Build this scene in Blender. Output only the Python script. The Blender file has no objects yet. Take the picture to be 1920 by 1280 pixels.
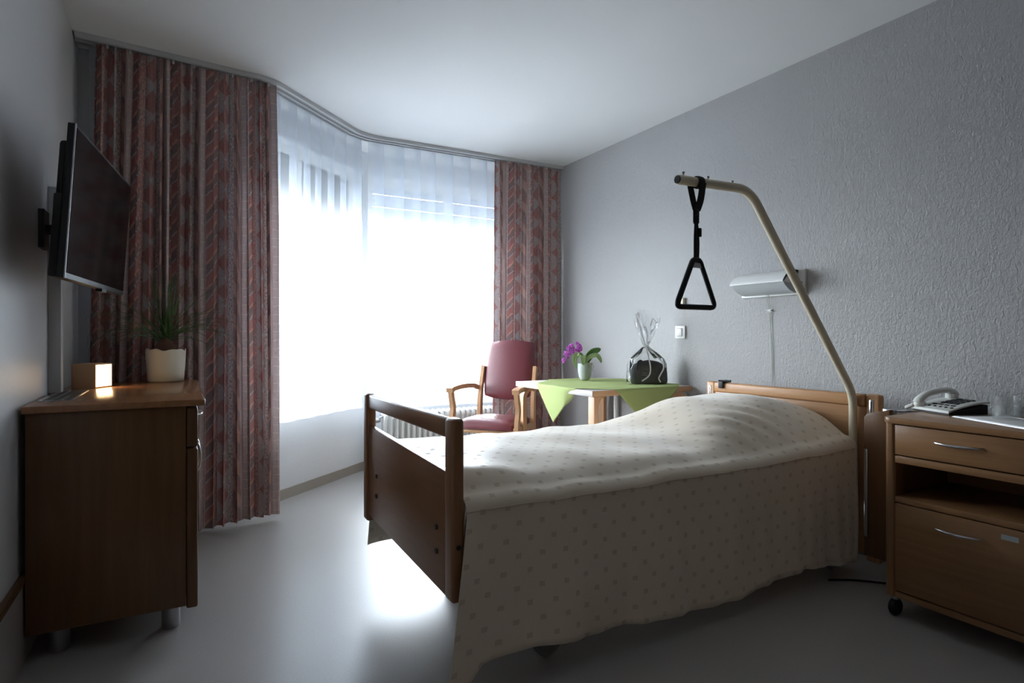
import bpy, bmesh, math, random
from mathutils import Vector, Matrix
PI = math.pi
sin, cos = math.sin, math.cos
R = math.radians
random.seed(7)
scn = bpy.context.scene
COL = scn.collection

# ------------------------------------------------------------------ camera
F_PX = 1110.0
cd = bpy.data.cameras.new('camera'); cam = bpy.data.objects.new('camera', cd); COL.objects.link(cam)
cam.location = (0, 0, 1.12)
cam.rotation_euler = (R(90), 0, -math.atan(623 / F_PX))
cd.sensor_width = 36; cd.lens = 36 * F_PX / 1920
cd.shift_y = -8 / 1920
cd.clip_start = 0.02
scn.camera = cam

# ------------------------------------------------------------------ light
SKY = 48.0
w = bpy.data.worlds.new('daylight'); scn.world = w; w.use_nodes = True
nt = w.node_tree; bg = nt.nodes['Background']
bg.inputs[1].default_value = SKY
_tc = nt.nodes.new('ShaderNodeTexCoord'); _sp = nt.nodes.new('ShaderNodeSeparateXYZ'); nt.links.new(_tc.outputs['Generated'], _sp.inputs[0])
_cr = nt.nodes.new('ShaderNodeValToRGB'); _mr = nt.nodes.new('ShaderNodeMapRange')
_mr.inputs[1].default_value = -1; _mr.inputs[2].default_value = 1; nt.links.new(_sp.outputs[2], _mr.inputs[0]); nt.links.new(_mr.outputs[0], _cr.inputs[0])
_e = _cr.color_ramp.elements
_e[0].position = 0; _e[0].color = (.20, .225, .25, 1); _e[1].position = 1; _e[1].color = (.85, .93, 1, 1)
for _p, _c in ((.485, (.26, .29, .325, 1)), (.53, (.88, .95, 1, 1))):
    _n = _e.new(_p); _n.color = _c
nt.links.new(_cr.outputs[0], bg.inputs[0])
vs = scn.view_settings
vs.view_transform = 'Standard'; vs.look = 'None'; vs.gamma = 1; vs.use_curve_mapping = False
vs.exposure = 0.0
scn.cycles.use_denoising = True
scn.cycles.max_bounces = 10; scn.cycles.diffuse_bounces = 5; scn.cycles.transparent_max_bounces = 24
scn.cycles.sample_clamp_indirect = 6

def portal(name, loc, normal, sx, sy):
    l = bpy.data.lights.new(name, 'AREA'); l.shape = 'RECTANGLE'; l.size = sx; l.size_y = sy
    l.cycles.is_portal = True
    o = bpy.data.objects.new(name, l); COL.objects.link(o); o.location = loc
    o.rotation_euler = Vector(normal).to_track_quat('-Z', 'Z').to_euler()
    return o

# ------------------------------------------------------------------ material helpers
def newmat(name):
    m = bpy.data.materials.new(name); m.use_nodes = True
    nt = m.node_tree; nt.nodes.clear()
    out = nt.nodes.new('ShaderNodeOutputMaterial')
    return m, nt, out
def N(nt, kind, **kw):
    n = nt.nodes.new('ShaderNode' + kind)
    for k, v in kw.items(): setattr(n, k, v)
    return n
def L(nt, a, b): nt.links.new(a, b)
def setin(n, **kw):
    for k, v in kw.items():
        n.inputs[k.replace('_', ' ')].default_value = v
def srgb(r, g, b):
    f = lambda c: ((c / 255) / 12.92 if c / 255 <= 0.04045 else ((c / 255 + 0.055) / 1.055) ** 2.4)
    return (f(r), f(g), f(b), 1)
def principled(nt, out, color, rough=.5, metal=0, spec=.5, **kw):
    p = N(nt, 'BsdfPrincipled')
    if color is not None: p.inputs['Base Color'].default_value = color
    p.inputs['Roughness'].default_value = rough
    p.inputs['Metallic'].default_value = metal
    p.inputs['Specular IOR Level'].default_value = spec
    for k, v in kw.items(): p.inputs[k].default_value = v
    L(nt, p.outputs[0], out.inputs[0])
    return p
def plain(name, color, rough=.5, metal=0, spec=.5, bump=0, bscale=200, var=0.0, vscale=8, **kw):
    m, nt, out = newmat(name)
    p = principled(nt, out, color, rough, metal, spec, **kw)
    tc = N(nt, 'TexCoord')
    if var > 0:
        nz = N(nt, 'TexNoise'); setin(nz, Scale=vscale, Detail=5.0); L(nt, tc.outputs['Object'], nz.inputs['Vector'])
        mx = N(nt, 'Mix', data_type='RGBA')
        mx.inputs[6].default_value = tuple(c * (1 - var) for c in color[:3]) + (1,)
        mx.inputs[7].default_value = tuple(min(1, c * (1 + var)) for c in color[:3]) + (1,)
        L(nt, nz.outputs[0], mx.inputs[0]); L(nt, mx.outputs[2], p.inputs['Base Color'])
    if bump > 0:
        nz = N(nt, 'TexNoise'); setin(nz, Scale=bscale, Detail=3.0); L(nt, tc.outputs['Object'], nz.inputs['Vector'])
        b = N(nt, 'Bump'); b.inputs['Strength'].default_value = bump; b.inputs['Distance'].default_value = .004
        L(nt, nz.outputs[0], b.inputs['Height']); L(nt, b.outputs[0], p.inputs['Normal'])
    return m
def wood(name, c1, c2, axis=0, rough=.35, scale=1.0, spec=.4):
    m, nt, out = newmat(name)
    p = principled(nt, out, None, rough, 0, spec)
    tc = N(nt, 'TexCoord'); mp = N(nt, 'Mapping')
    s = [38 * scale] * 3; s[axis] = 2.2 * scale
    mp.inputs['Scale'].default_value = s
    L(nt, tc.outputs['Object'], mp.inputs[0])
    n1 = N(nt, 'TexNoise'); setin(n1, Scale=1.0, Detail=6.0, Roughness=.6, Distortion=.6)
    L(nt, mp.outputs[0], n1.inputs['Vector'])
    mp2 = N(nt, 'Mapping'); s = [6 * scale] * 3; s[axis] = .8 * scale; mp2.inputs['Scale'].default_value = s
    L(nt, tc.outputs['Object'], mp2.inputs[0])
    n2 = N(nt, 'TexNoise'); setin(n2, Scale=1.0, Detail=3.0); L(nt, mp2.outputs[0], n2.inputs['Vector'])
    add = N(nt, 'Math', operation='ADD'); mul = N(nt, 'Math', operation='MULTIPLY'); mul.inputs[1].default_value = .6
    L(nt, n1.outputs[0], mul.inputs[0]); L(nt, mul.outputs[0], add.inputs[0])
    mul2 = N(nt, 'Math', operation='MULTIPLY'); mul2.inputs[1].default_value = .45
    L(nt, n2.outputs[0], mul2.inputs[0]); L(nt, mul2.outputs[0], add.inputs[1])
    cr = N(nt, 'ValToRGB'); e = cr.color_ramp.elements
    e[0].position = .35; e[0].color = c1; e[1].position = .7; e[1].color = c2
    L(nt, add.outputs[0], cr.inputs[0]); L(nt, cr.outputs[0], p.inputs['Base Color'])
    return m

# expression helper for patterned cloth
class Ex:
    def __init__(s, nt, sock): s.nt, s.s = nt, sock
    def op(s, o, b=None, c=None, rev=False):
        n = N(s.nt, 'Math', operation=o)
        ins = [s, b, c] if not rev else [b, s, c]
        for i, v in enumerate(ins):
            if v is None: continue
            if isinstance(v, Ex): L(s.nt, v.s, n.inputs[i])
            else: n.inputs[i].default_value = v
        return Ex(s.nt, n.outputs[0])
    def __add__(s, b): return s.op('ADD', b)
    def __sub__(s, b): return s.op('SUBTRACT', b)
    def __mul__(s, b): return s.op('MULTIPLY', b)
    def __truediv__(s, b): return s.op('DIVIDE', b)
    def frac(s): return s.op('FRACT')
    def floor(s): return s.op('FLOOR')
    def abs(s): return s.op('ABSOLUTE')
    def lt(s, b): return s.op('LESS_THAN', b)
    def gt(s, b): return s.op('GREATER_THAN', b)
    def band(s, a, b): return s.gt(a) * s.lt(b)
def mixc(nt, fac, a, b):
    n = N(nt, 'Mix', data_type='RGBA')
    L(nt, fac.s, n.inputs[0])
    for i, v in ((6, a), (7, b)):
        if isinstance(v, tuple): n.inputs[i].default_value = v
        else: L(nt, v, n.inputs[i])
    return n.outputs[2]

# ------------------------------------------------------------------ materials
M = {}
M['wall'] = None
def wallmat(name, color, rough=.6, spec=.3, strength=.55, scale=95):
    m, nt, out = newmat(name)
    p = principled(nt, out, color, rough, 0, spec)
    tc = N(nt, 'TexCoord')
    nz = N(nt, 'TexNoise'); setin(nz, Scale=scale, Detail=2.0, Roughness=.5, Distortion=.8)
    mp = N(nt, 'Mapping'); mp.inputs['Scale'].default_value = (1, 1, .6)
    L(nt, tc.outputs['Object'], mp.inputs[0]); L(nt, mp.outputs[0], nz.inputs['Vector'])
    b = N(nt, 'Bump'); b.inputs['Strength'].default_value = strength; b.inputs['Distance'].default_value = .0045
    L(nt, nz.outputs[0], b.inputs['Height']); L(nt, b.outputs[0], p.inputs['Normal'])
    return m
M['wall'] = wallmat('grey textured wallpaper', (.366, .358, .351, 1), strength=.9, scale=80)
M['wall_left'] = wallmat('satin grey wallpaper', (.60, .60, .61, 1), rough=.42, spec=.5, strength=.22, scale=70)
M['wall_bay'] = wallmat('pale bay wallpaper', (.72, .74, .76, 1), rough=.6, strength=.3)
M['wall_rear'] = plain('warm bounce rear wall paint', (.30, .19, .12, 1), .8)  # unseen wall; brown chosen to bounce warm light into the room
M['ceiling'] = plain('white ceiling paint', (.74, .74, .74, 1), .9, spec=.1)
def floormat():
    m, nt, out = newmat('grey linoleum')
    p = principled(nt, out, None, .3, 0, .5)
    tc = N(nt, 'TexCoord')
    n1 = N(nt, 'TexNoise'); setin(n1, Scale=160.0, Detail=4.0); L(nt, tc.outputs['Object'], n1.inputs['Vector'])
    n2 = N(nt, 'TexNoise'); setin(n2, Scale=2.2, Detail=4.0); L(nt, tc.outputs['Object'], n2.inputs['Vector'])
    a = Ex(nt, n1.outputs[0])
    cr = N(nt, 'ValToRGB'); e = cr.color_ramp.elements
    e[0].position = .3; e[0].color = (.35, .33, .315, 1); e[1].position = .72; e[1].color = (.40, .378, .362, 1)
    L(nt, a.s, cr.inputs[0]); L(nt, cr.outputs[0], p.inputs['Base Color'])
    p.inputs['Roughness'].default_value = .32
    return m
M['floor'] = floormat()
M['skirting'] = plain('taupe skirting', srgb(150, 143, 134), .5, var=.05)
M['white'] = plain('white plastic', (.75, .75, .73, 1), .35)
M['cream'] = plain('cream lacquer', srgb(214, 203, 178), .35)
M['railwhite'] = plain('off white rail', (.52, .53, .54, 1), .5)
M['groove'] = plain('dark groove', (.06, .06, .06, 1), .8)
M['radiator'] = plain('white radiator paint', (.78, .78, .76, 1), .35)
M['black'] = plain('black plastic', (.010, .010, .011, 1), .45, spec=.3)
M['blackfab'] = plain('black webbing', (.010, .010, .011, 1), .85, bump=.4, bscale=600)
M['screen'] = plain('dark glossy screen', (.006, .005, .005, 1), .1, spec=.12)
M['chrome'] = plain('brushed steel', (.62, .63, .65, 1), .22, 1.0)
M['steel'] = plain('satin steel', (.45, .45, .46, 1), .38, 1.0)
M['dark'] = plain('dark metal', (.05, .05, .055, 1), .5, .6)
M['rubber'] = plain('grey rubber', (.17, .17, .175, 1), .5)
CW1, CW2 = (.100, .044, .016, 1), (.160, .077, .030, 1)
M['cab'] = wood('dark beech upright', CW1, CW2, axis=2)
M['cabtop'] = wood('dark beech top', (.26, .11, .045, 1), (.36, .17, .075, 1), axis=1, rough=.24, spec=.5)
M['bsz'] = wood('warm beech upright', (.185, .090, .037, 1), (.265, .138, .06, 1), axis=2)
M['bsy'] = wood('warm beech level', (.185, .090, .037, 1), (.265, .138, .06, 1), axis=1, rough=.3)
M['bsin'] = wood('reddish beech inside', (.24, .10, .04, 1), (.33, .15, .065, 1), axis=1)  # slightly paler, redder beech for the cabinet back panel
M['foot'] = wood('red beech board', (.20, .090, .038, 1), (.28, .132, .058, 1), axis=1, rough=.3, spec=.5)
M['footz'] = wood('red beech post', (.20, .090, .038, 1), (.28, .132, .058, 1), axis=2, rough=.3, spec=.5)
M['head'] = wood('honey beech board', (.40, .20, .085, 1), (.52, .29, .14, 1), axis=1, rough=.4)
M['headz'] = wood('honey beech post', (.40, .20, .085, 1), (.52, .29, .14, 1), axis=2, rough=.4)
M['birch'] = wood('light bentwood', (.42, .22, .11, 1), (.56, .33, .18, 1), axis=2, rough=.4)
M['birchx'] = wood('light bentwood level', (.42, .22, .11, 1), (.56, .33, .18, 1), axis=0, rough=.4)
M['tabletop'] = plain('grey white laminate', (.62, .58, .56, 1), .4)
M['vinyl'] = plain('burgundy vinyl', srgb(104, 44, 50), .42, spec=.5, bump=.15, bscale=900, var=.05, vscale=30)
M['green'] = plain('lime green linen', srgb(160, 172, 112), .85, bump=.3, bscale=900, spec=.2)
M['leafdark'] = plain('dark grassy leaf', srgb(58, 92, 40), .45, var=.3, vscale=30)
M['leaf'] = plain('glossy orchid leaf', srgb(86, 124, 66), .35, var=.2, vscale=20)
M['leafpale'] = plain('pale orchid leaf', srgb(150, 170, 120), .4, var=.15, vscale=20)
M['stem'] = plain('brown stem', srgb(66, 52, 44), .7)
M['root'] = plain('aerial root', srgb(120, 112, 86), .8)
M['caudex'] = plain('woody bulb', srgb(92, 62, 46), .9, bump=.5, bscale=60, var=.3)
M['potcream'] = plain('cream stoneware', srgb(206, 203, 190), .55, bump=.25, bscale=14, var=.04)
M['potgrey'] = plain('grey stoneware', srgb(170, 176, 174), .4)
M['soil'] = plain('dark soil', (.02, .014, .01, 1), 1, bump=.6, bscale=120)
M['petal'] = plain('magenta petal', srgb(190, 96, 192), .5, var=.45, vscale=120)
M['petaldeep'] = plain('deep magenta lip', srgb(112, 24, 96), .5)
M['ribbon'] = plain('white ribbon', (.72, .72, .70, 1), .4)
M['paper'] = plain('white paper napkin', (.62, .61, .60, 1), .8, bump=.2, bscale=50)
M['phonewhite'] = plain('ivory phone plastic', (.66, .66, .62, 1), .38)
M['sticker'] = plain('pale grey sticker', (.32, .34, .34, 1), .4)
M['stickerink'] = plain('sticker print', (.05, .06, .06, 1), .6)
M['bag'] = plain('black fabric', (.005, .007, .007, 1), .6, spec=.25)
M['paperwhite'] = plain('silver print', (.35, .37, .36, 1), .6)
M['mattress'] = plain('white mattress', (.7, .7, .68, 1), .9)
M['guard'] = plain('pale guard panel', (.34, .30, .29, 1), .5)
M['lampwood'] = plain('pale wood case', srgb(205, 165, 125), .55, bump=.1, var=.06)

def clearmat(name, rough, tint=(1, 1, 1, 1), ior=1.45, bump=0, bscale=20, gloss=1.0):
    m, nt, out = newmat(name)
    fr = N(nt, 'Fresnel'); fr.inputs[0].default_value = ior
    t = N(nt, 'BsdfTransparent'); t.inputs[0].default_value = tint
    g = N(nt, 'BsdfGlossy'); g.inputs['Roughness'].default_value = rough; g.inputs[0].default_value = (gloss, gloss, gloss, 1)
    mx = N(nt, 'MixShader'); L(nt, fr.outputs[0], mx.inputs[0]); L(nt, t.outputs[0], mx.inputs[1]); L(nt, g.outputs[0], mx.inputs[2])
    L(nt, mx.outputs[0], out.inputs[0])
    if bump:
        tc = N(nt, 'TexCoord'); nz = N(nt, 'TexNoise'); setin(nz, Scale=bscale, Detail=3.0); L(nt, tc.outputs['Object'], nz.inputs['Vector'])
        b = N(nt, 'Bump'); b.inputs['Strength'].default_value = bump; b.inputs['Distance'].default_value = .01
        L(nt, nz.outputs[0], b.inputs['Height']); L(nt, b.outputs[0], g.inputs['Normal'])
    return m
M['glass'] = clearmat('window glass', .0, (.97, .98, .98, 1))
M['tumbler'] = clearmat('clear tumbler', .05, (.985, .99, .99, 1), 1.14)
def thinglass(name):
    m, nt, out = newmat(name)
    t = N(nt, 'BsdfTransparent'); t.inputs[0].default_value = (.985, .99, .99, 1)
    g = N(nt, 'BsdfGlossy'); g.inputs['Roughness'].default_value = .08
    d = N(nt, 'BsdfDiffuse'); d.inputs[0].default_value = (.8, .82, .82, 1)
    a = N(nt, 'MixShader'); a.inputs[0].default_value = .5; L(nt, g.outputs[0], a.inputs[1]); L(nt, d.outputs[0], a.inputs[2])
    b = N(nt, 'MixShader'); b.inputs[0].default_value = .10; L(nt, t.outputs[0], b.inputs[1]); L(nt, a.outputs[0], b.inputs[2])
    L(nt, b.outputs[0], out.inputs[0]); return m
M['tumbler'] = thinglass('clear thin tumbler')
M['cello'] = clearmat('crinkled cellophane', .16, (.965, .97, .975, 1), 1.8, bump=1.0, bscale=45)
M['acrylic'] = plain('ribbed acrylic', (.50, .53, .54, 1), .3)

def glow(name, color, st):
    m, nt, out = newmat(name)
    e = N(nt, 'Emission'); e.inputs[0].default_value = color; e.inputs[1].default_value = st
    L(nt, e.outputs[0], out.inputs[0]); return m
M['glow'] = glow('warm lamp diffuser', (1.0, .66, .32, 1), 13.0)

def sheermat():
    m, nt, out = newmat('sheer voile')
    t = N(nt, 'BsdfTransparent'); t.inputs[0].default_value = (.97, .98, 1, 1)
    tl = N(nt, 'BsdfTranslucent'); tl.inputs[0].default_value = (.86, .90, .95, 1)
    d = N(nt, 'BsdfDiffuse'); d.inputs[0].default_value = (.80, .83, .87, 1)
    a = N(nt, 'MixShader'); a.inputs[0].default_value = .5
    L(nt, tl.outputs[0], a.inputs[1]); L(nt, d.outputs[0], a.inputs[2])
    b = N(nt, 'MixShader'); b.inputs[0].default_value = .40
    L(nt, t.outputs[0], b.inputs[1]); L(nt, a.outputs[0], b.inputs[2])
    L(nt, b.outputs[0], out.inputs[0]); return m
M['sheer'] = sheermat()

def drapemat():
    m, nt, out = newmat('patterned drape')
    uv = N(nt, 'UVMap'); sep = N(nt, 'SeparateXYZ'); L(nt, uv.outputs[0], sep.inputs[0])
    U = Ex(nt, sep.outputs[0]); V = Ex(nt, sep.outputs[1])
    nz = N(nt, 'TexNoise'); setin(nz, Scale=9.0, Detail=3.0); L(nt, uv.outputs[0], nz.inputs['Vector'])
    wob = (Ex(nt, nz.outputs[0]) - .5)
    Uw = U + wob * .012; Vw = V + wob * .05
    fine = N(nt, 'TexNoise'); setin(fine, Scale=70.0, Detail=4.0, Roughness=.7)
    mpf = N(nt, 'Mapping'); mpf.inputs['Scale'].default_value = (2.4, .9, 1); L(nt, uv.outputs[0], mpf.inputs[0]); L(nt, mpf.outputs[0], fine.inputs['Vector'])
    fn = Ex(nt, fine.outputs[0])
    brush = N(nt, 'TexNoise'); setin(brush, Scale=6.0, Detail=6.0, Roughness=.65)
    mpb = N(nt, 'Mapping'); mpb.inputs['Scale'].default_value = (5, .8, 1); L(nt, uv.outputs[0], mpb.inputs[0]); L(nt, mpb.outputs[0], brush.inputs['Vector'])
    br = Ex(nt, brush.outputs[0])
    p = (Uw / .60).frac()
    cream = srgb(226, 210, 202); taupe = srgb(194, 180, 178); grey = srgb(172, 168, 170)
    red = srgb(158, 88, 80); salmon = srgb(204, 144, 122); plum = srgb(106, 86, 88); rose = srgb(156, 126, 124)
    # base brushed rose / taupe
    base = mixc(nt, br.op('MULTIPLY_ADD', 2.2, -.6).op('MAXIMUM', 0).op('MINIMUM', 1), rose, taupe)
    # ladder stripe
    lad = (Vw / .052).frac().lt(.1)
    c_l = mixc(nt, lad, taupe, cream)
    c_l = mixc(nt, fn.gt(.58), c_l, srgb(176, 152, 146))
    col = mixc(nt, p.lt(.15), base, c_l)
    # chevron leaves
    q = (p - .13) / .2
    ch = (Vw / .15 + q * .75).frac()
    c_c = mixc(nt, ch.lt(.5), plum, red)
    c_c = mixc(nt, ch.band(.44, .56), c_c, salmon)
    c_c = mixc(nt, ch.band(.92, 1.0), c_c, grey)
    col = mixc(nt, p.band(.15, .31), col, c_c)
    # speckled salmon
    c_s = mixc(nt, fn.gt(.5), salmon, plum)
    col = mixc(nt, p.band(.31, .385), col, c_s)
    # diamonds
    q = ((p - .54) / .15).abs(); dv = ((Vw / .17).frac() - .5).abs() * 2
    dm = (q + dv).lt(.96)
    c_d = mixc(nt, dm, grey, red)
    c_d = mixc(nt, fn.gt(.56), c_d, rose)
    col = mixc(nt, p.band(.39, .69), col, c_d)
    # dark speckle
    c_k = mixc(nt, fn.gt(.52), srgb(190, 180, 176), plum)
    col = mixc(nt, p.band(.69, .755), col, c_k)
    # counter chevron
    q = (p - .76) / .2
    ch = (Vw / .19 - q * .8).frac()
    c_c = mixc(nt, ch.lt(.38), srgb(178, 134, 118), srgb(128, 88, 86))
    c_c = mixc(nt, ch.band(.8, 1.0), c_c, plum)
    col = mixc(nt, p.band(.755, .93), col, c_c)
    soft = br.op('MULTIPLY_ADD', 2.6, -.75).op('MAXIMUM', .0).op('MINIMUM', .4)
    col = mixc(nt, soft, col, base)
    d = N(nt, 'BsdfDiffuse'); L(nt, col, d.inputs[0])
    tl = N(nt, 'BsdfTranslucent'); L(nt, col, tl.inputs[0])
    mx = N(nt, 'MixShader'); mx.inputs[0].default_value = .14
    L(nt, d.outputs[0], mx.inputs[1]); L(nt, tl.outputs[0], mx.inputs[2]); L(nt, mx.outputs[0], out.inputs[0])
    return m
M['drape'] = drapemat()

def spreadmat():
    m, nt, out = newmat('cream bedspread')
    p = principled(nt, out, None, .5, 0, .5)
    p.inputs['Sheen Weight'].default_value = .5; p.inputs['Sheen Roughness'].default_value = .4
    uv = N(nt, 'UVMap'); sep = N(nt, 'SeparateXYZ'); L(nt, uv.outputs[0], sep.inputs[0])
    nz = N(nt, 'TexNoise'); setin(nz, Scale=5.0, Detail=2.0); L(nt, uv.outputs[0], nz.inputs['Vector'])
    wob = (Ex(nt, nz.outputs[0]) - .5) * .014
    U = Ex(nt, sep.outputs[0]) + wob; V = Ex(nt, sep.outputs[1]) + wob
    row = (V / .052).floor()
    off = (row * .5).frac()
    cu = ((U / .086 + off).frac() - .5).abs() * .086
    cv = ((V / .052).frac() - .5).abs() * .052
    fine = N(nt, 'TexNoise'); setin(fine, Scale=420.0, Detail=1.0); L(nt, uv.outputs[0], fine.inputs['Vector'])
    mark = cu.lt(.0095) * cv.lt(.0085)
    weave = Ex(nt, fine.outputs[0]).gt(.42)
    c = mixc(nt, mark * (weave * .35 + .15), srgb(226, 212, 192), srgb(180, 160, 138))
    rg_ = mark * .4 + .46; L(nt, rg_.s, p.inputs['Roughness'])
    sp_ = mark * -.4 + .5; L(nt, sp_.s, p.inputs['Specular IOR Level'])
    wv = N(nt, 'TexWave'); setin(wv, Scale=260.0); L(nt, uv.outputs[0], wv.inputs['Vector'])
    L(nt, c, p.inputs['Base Color'])
    b = N(nt, 'Bump'); b.inputs['Strength'].default_value = .25; b.inputs['Distance'].default_value = .002
    L(nt, fine.outputs[0], b.inputs['Height']); L(nt, b.outputs[0], p.inputs['Normal'])
    return m
M['spread'] = spreadmat()
M['seam'] = plain('cream piping', srgb(196, 180, 156), .9)

# ------------------------------------------------------------------ mesh helpers
def B(): return bmesh.new()
def box(bm, x0, x1, y0, y1, z0, z1, bev=0.0, seg=2):
    vs = [bm.verts.new(p) for p in ((x0, y0, z0), (x1, y0, z0), (x1, y1, z0), (x0, y1, z0), (x0, y0, z1), (x1, y0, z1), (x1, y1, z1), (x0, y1, z1))]
    fs = [bm.faces.new([vs[i] for i in q]) for q in ((0, 3, 2, 1), (4, 5, 6, 7), (0, 1, 5, 4), (1, 2, 6, 5), (2, 3, 7, 6), (3, 0, 4, 7))]
    if bev > 0:
        es = list({e for f in fs for e in f.edges})
        bmesh.ops.bevel(bm, geom=es, offset=bev, segments=seg, profile=.5, affect='EDGES')
    return bm
def prism(bm, pts, vec, bev=0.0):
    """closed polygon pts (3D) extruded along vec"""
    v = Vector(vec)
    a = [bm.verts.new(p) for p in pts]; b = [bm.verts.new(Vector(p) + v) for p in pts]
    n = len(pts); fs = [bm.faces.new(a), bm.faces.new(b[::-1])]
    for i in range(n): fs.append(bm.faces.new((a[i], b[i], b[(i + 1) % n], a[(i + 1) % n])))
    bmesh.ops.recalc_face_normals(bm, faces=fs)
    if bev > 0:
        es = list({e for f in fs[:2] for e in f.edges})
        bmesh.ops.bevel(bm, geom=es, offset=bev, segments=2, profile=.5, affect='EDGES')
    return bm
def smoothpath(pts, n=6):
    P = [Vector(p) for p in pts]; out = []
    for i in range(len(P) - 1):
        p0 = P[max(i - 1, 0)]; p1 = P[i]; p2 = P[i + 1]; p3 = P[min(i + 2, len(P) - 1)]
        for k in range(n):
            t = k / n
            out.append(.5 * ((2 * p1) + (-p0 + p2) * t + (2 * p0 - 5 * p1 + 4 * p2 - p3) * t * t + (-p0 + 3 * p1 - 3 * p2 + p3) * t ** 3))
    out.append(P[-1]); return out
def roundpath(pts, r, n=6, closed=False):
    P = [Vector(p) for p in pts]; out = []
    idx = range(len(P)) if closed else range(1, len(P) - 1)
    if not closed: out.append(P[0])
    for i in idx:
        a, b, c = P[i - 1], P[i], P[(i + 1) % len(P)]
        rr = min(r, (a - b).length * .45, (c - b).length * .45)
        s = b + (a - b).normalized() * rr; e = b + (c - b).normalized() * rr
        for k in range(n + 1):
            t = k / n
            out.append((1 - t) ** 2 * s + 2 * t * (1 - t) * b + t * t * e)
    if not closed: out.append(P[-1])
    return out
def tube(bm, pts, r, seg=12, closed=False, flat=None, cap=True, up=None):
    """r: radius or list; flat=(a,b) makes an elliptical/ribbon section"""
    P = [Vector(p) for p in pts]; n = len(P); rings = []
    nrm = None
    for i in range(n):
        if closed: t = (P[(i + 1) % n] - P[i - 1]).normalized()
        else: t = (P[min(i + 1, n - 1)] - P[max(i - 1, 0)]).normalized()
        if up is not None:
            nrm = Vector(up) - t * t.dot(Vector(up))
            if nrm.length < 1e-4: nrm = t.orthogonal()
        elif nrm is None: nrm = t.orthogonal()
        else: nrm = nrm - t * t.dot(nrm)
        nrm.normalize(); bn = t.cross(nrm)
        rr = r[i] if isinstance(r, (list, tuple)) else r
        fa, fb = flat or (1, 1)
        rings.append([bm.verts.new(P[i] + nrm * (cos(2 * PI * k / seg) * rr * fa) + bn * (sin(2 * PI * k / seg) * rr * fb)) for k in range(seg)])
    m = n if closed else n - 1
    for i in range(m):
        a, b = rings[i], rings[(i + 1) % n]
        for k in range(seg): bm.faces.new((a[k], a[(k + 1) % seg], b[(k + 1) % seg], b[k]))
    if not closed and cap:
        bm.faces.new(rings[0][::-1]); bm.faces.new(rings[-1])
    return bm
def rect_sweep(bm, pts, up, wa, wb):
    """rectangular bar swept along pts: wa across (along 'up'), wb the other way"""
    P = [Vector(p) for p in pts]; n = len(P); rings = []; U = Vector(up)
    for i in range(n):
        t = (P[min(i + 1, n - 1)] - P[max(i - 1, 0)]).normalized()
        a = (U - t * t.dot(U)).normalized(); b = t.cross(a)
        x = wa[i] if isinstance(wa, list) else wa; y = wb[i] if isinstance(wb, list) else wb
        rings.append([bm.verts.new(P[i] + a * (sx * x / 2) + b * (sy * y / 2)) for sx, sy in ((-1, -1), (1, -1), (1, 1), (-1, 1))])
    for i in range(n - 1):
        a, b = rings[i], rings[i + 1]
        for k in range(4): bm.faces.new((a[k], a[(k + 1) % 4], b[(k + 1) % 4], b[k]))
    bm.faces.new(rings[0][::-1]); bm.faces.new(rings[-1])
    return bm
def lathe(bm, prof, c=(0, 0, 0), seg=32, wob=None, axis=2):
    rings = []
    for i, (r, z) in enumerate(prof):
        ring = []
        for k in range(seg):
            a = 2 * PI * k / seg
            dz = wob(a, i) if wob else 0
            p = (cos(a) * r, sin(a) * r, z + dz)
            if axis == 0: p = (p[2], p[0], p[1])
            if axis == 1: p = (p[0], p[2], p[1])
            ring.append(bm.verts.new((c[0] + p[0], c[1] + p[1], c[2] + p[2])))
        rings.append(ring)
    for i in range(len(rings) - 1):
        a, b = rings[i], rings[i + 1]
        for k in range(seg): bm.faces.new((a[k], a[(k + 1) % seg], b[(k + 1) % seg], b[k]))
    if prof[0][0] > 1e-4: bm.faces.new(rings[0][::-1])
    if prof[-1][0] > 1e-4: bm.faces.new(rings[-1])
    return bm
def cyl(bm, a, b, r, seg=20): return tube(bm, [a, b], r, seg)
def grid(bm, nu, nv, f, uvf=None):
    V = [[bm.verts.new(f(i / nu, j / nv)) for j in range(nv + 1)] for i in range(nu + 1)]
    ul = bm.loops.layers.uv.verify() if uvf else None
    for i in range(nu):
        for j in range(nv):
            fc = bm.faces.new((V[i][j], V[i + 1][j], V[i + 1][j + 1], V[i][j + 1]))
            if ul:
                for lp, (a, b) in zip(fc.loops, ((i, j), (i + 1, j), (i + 1, j + 1), (i, j + 1))): lp[ul].uv = uvf(a / nu, b / nv)
    return V

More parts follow.
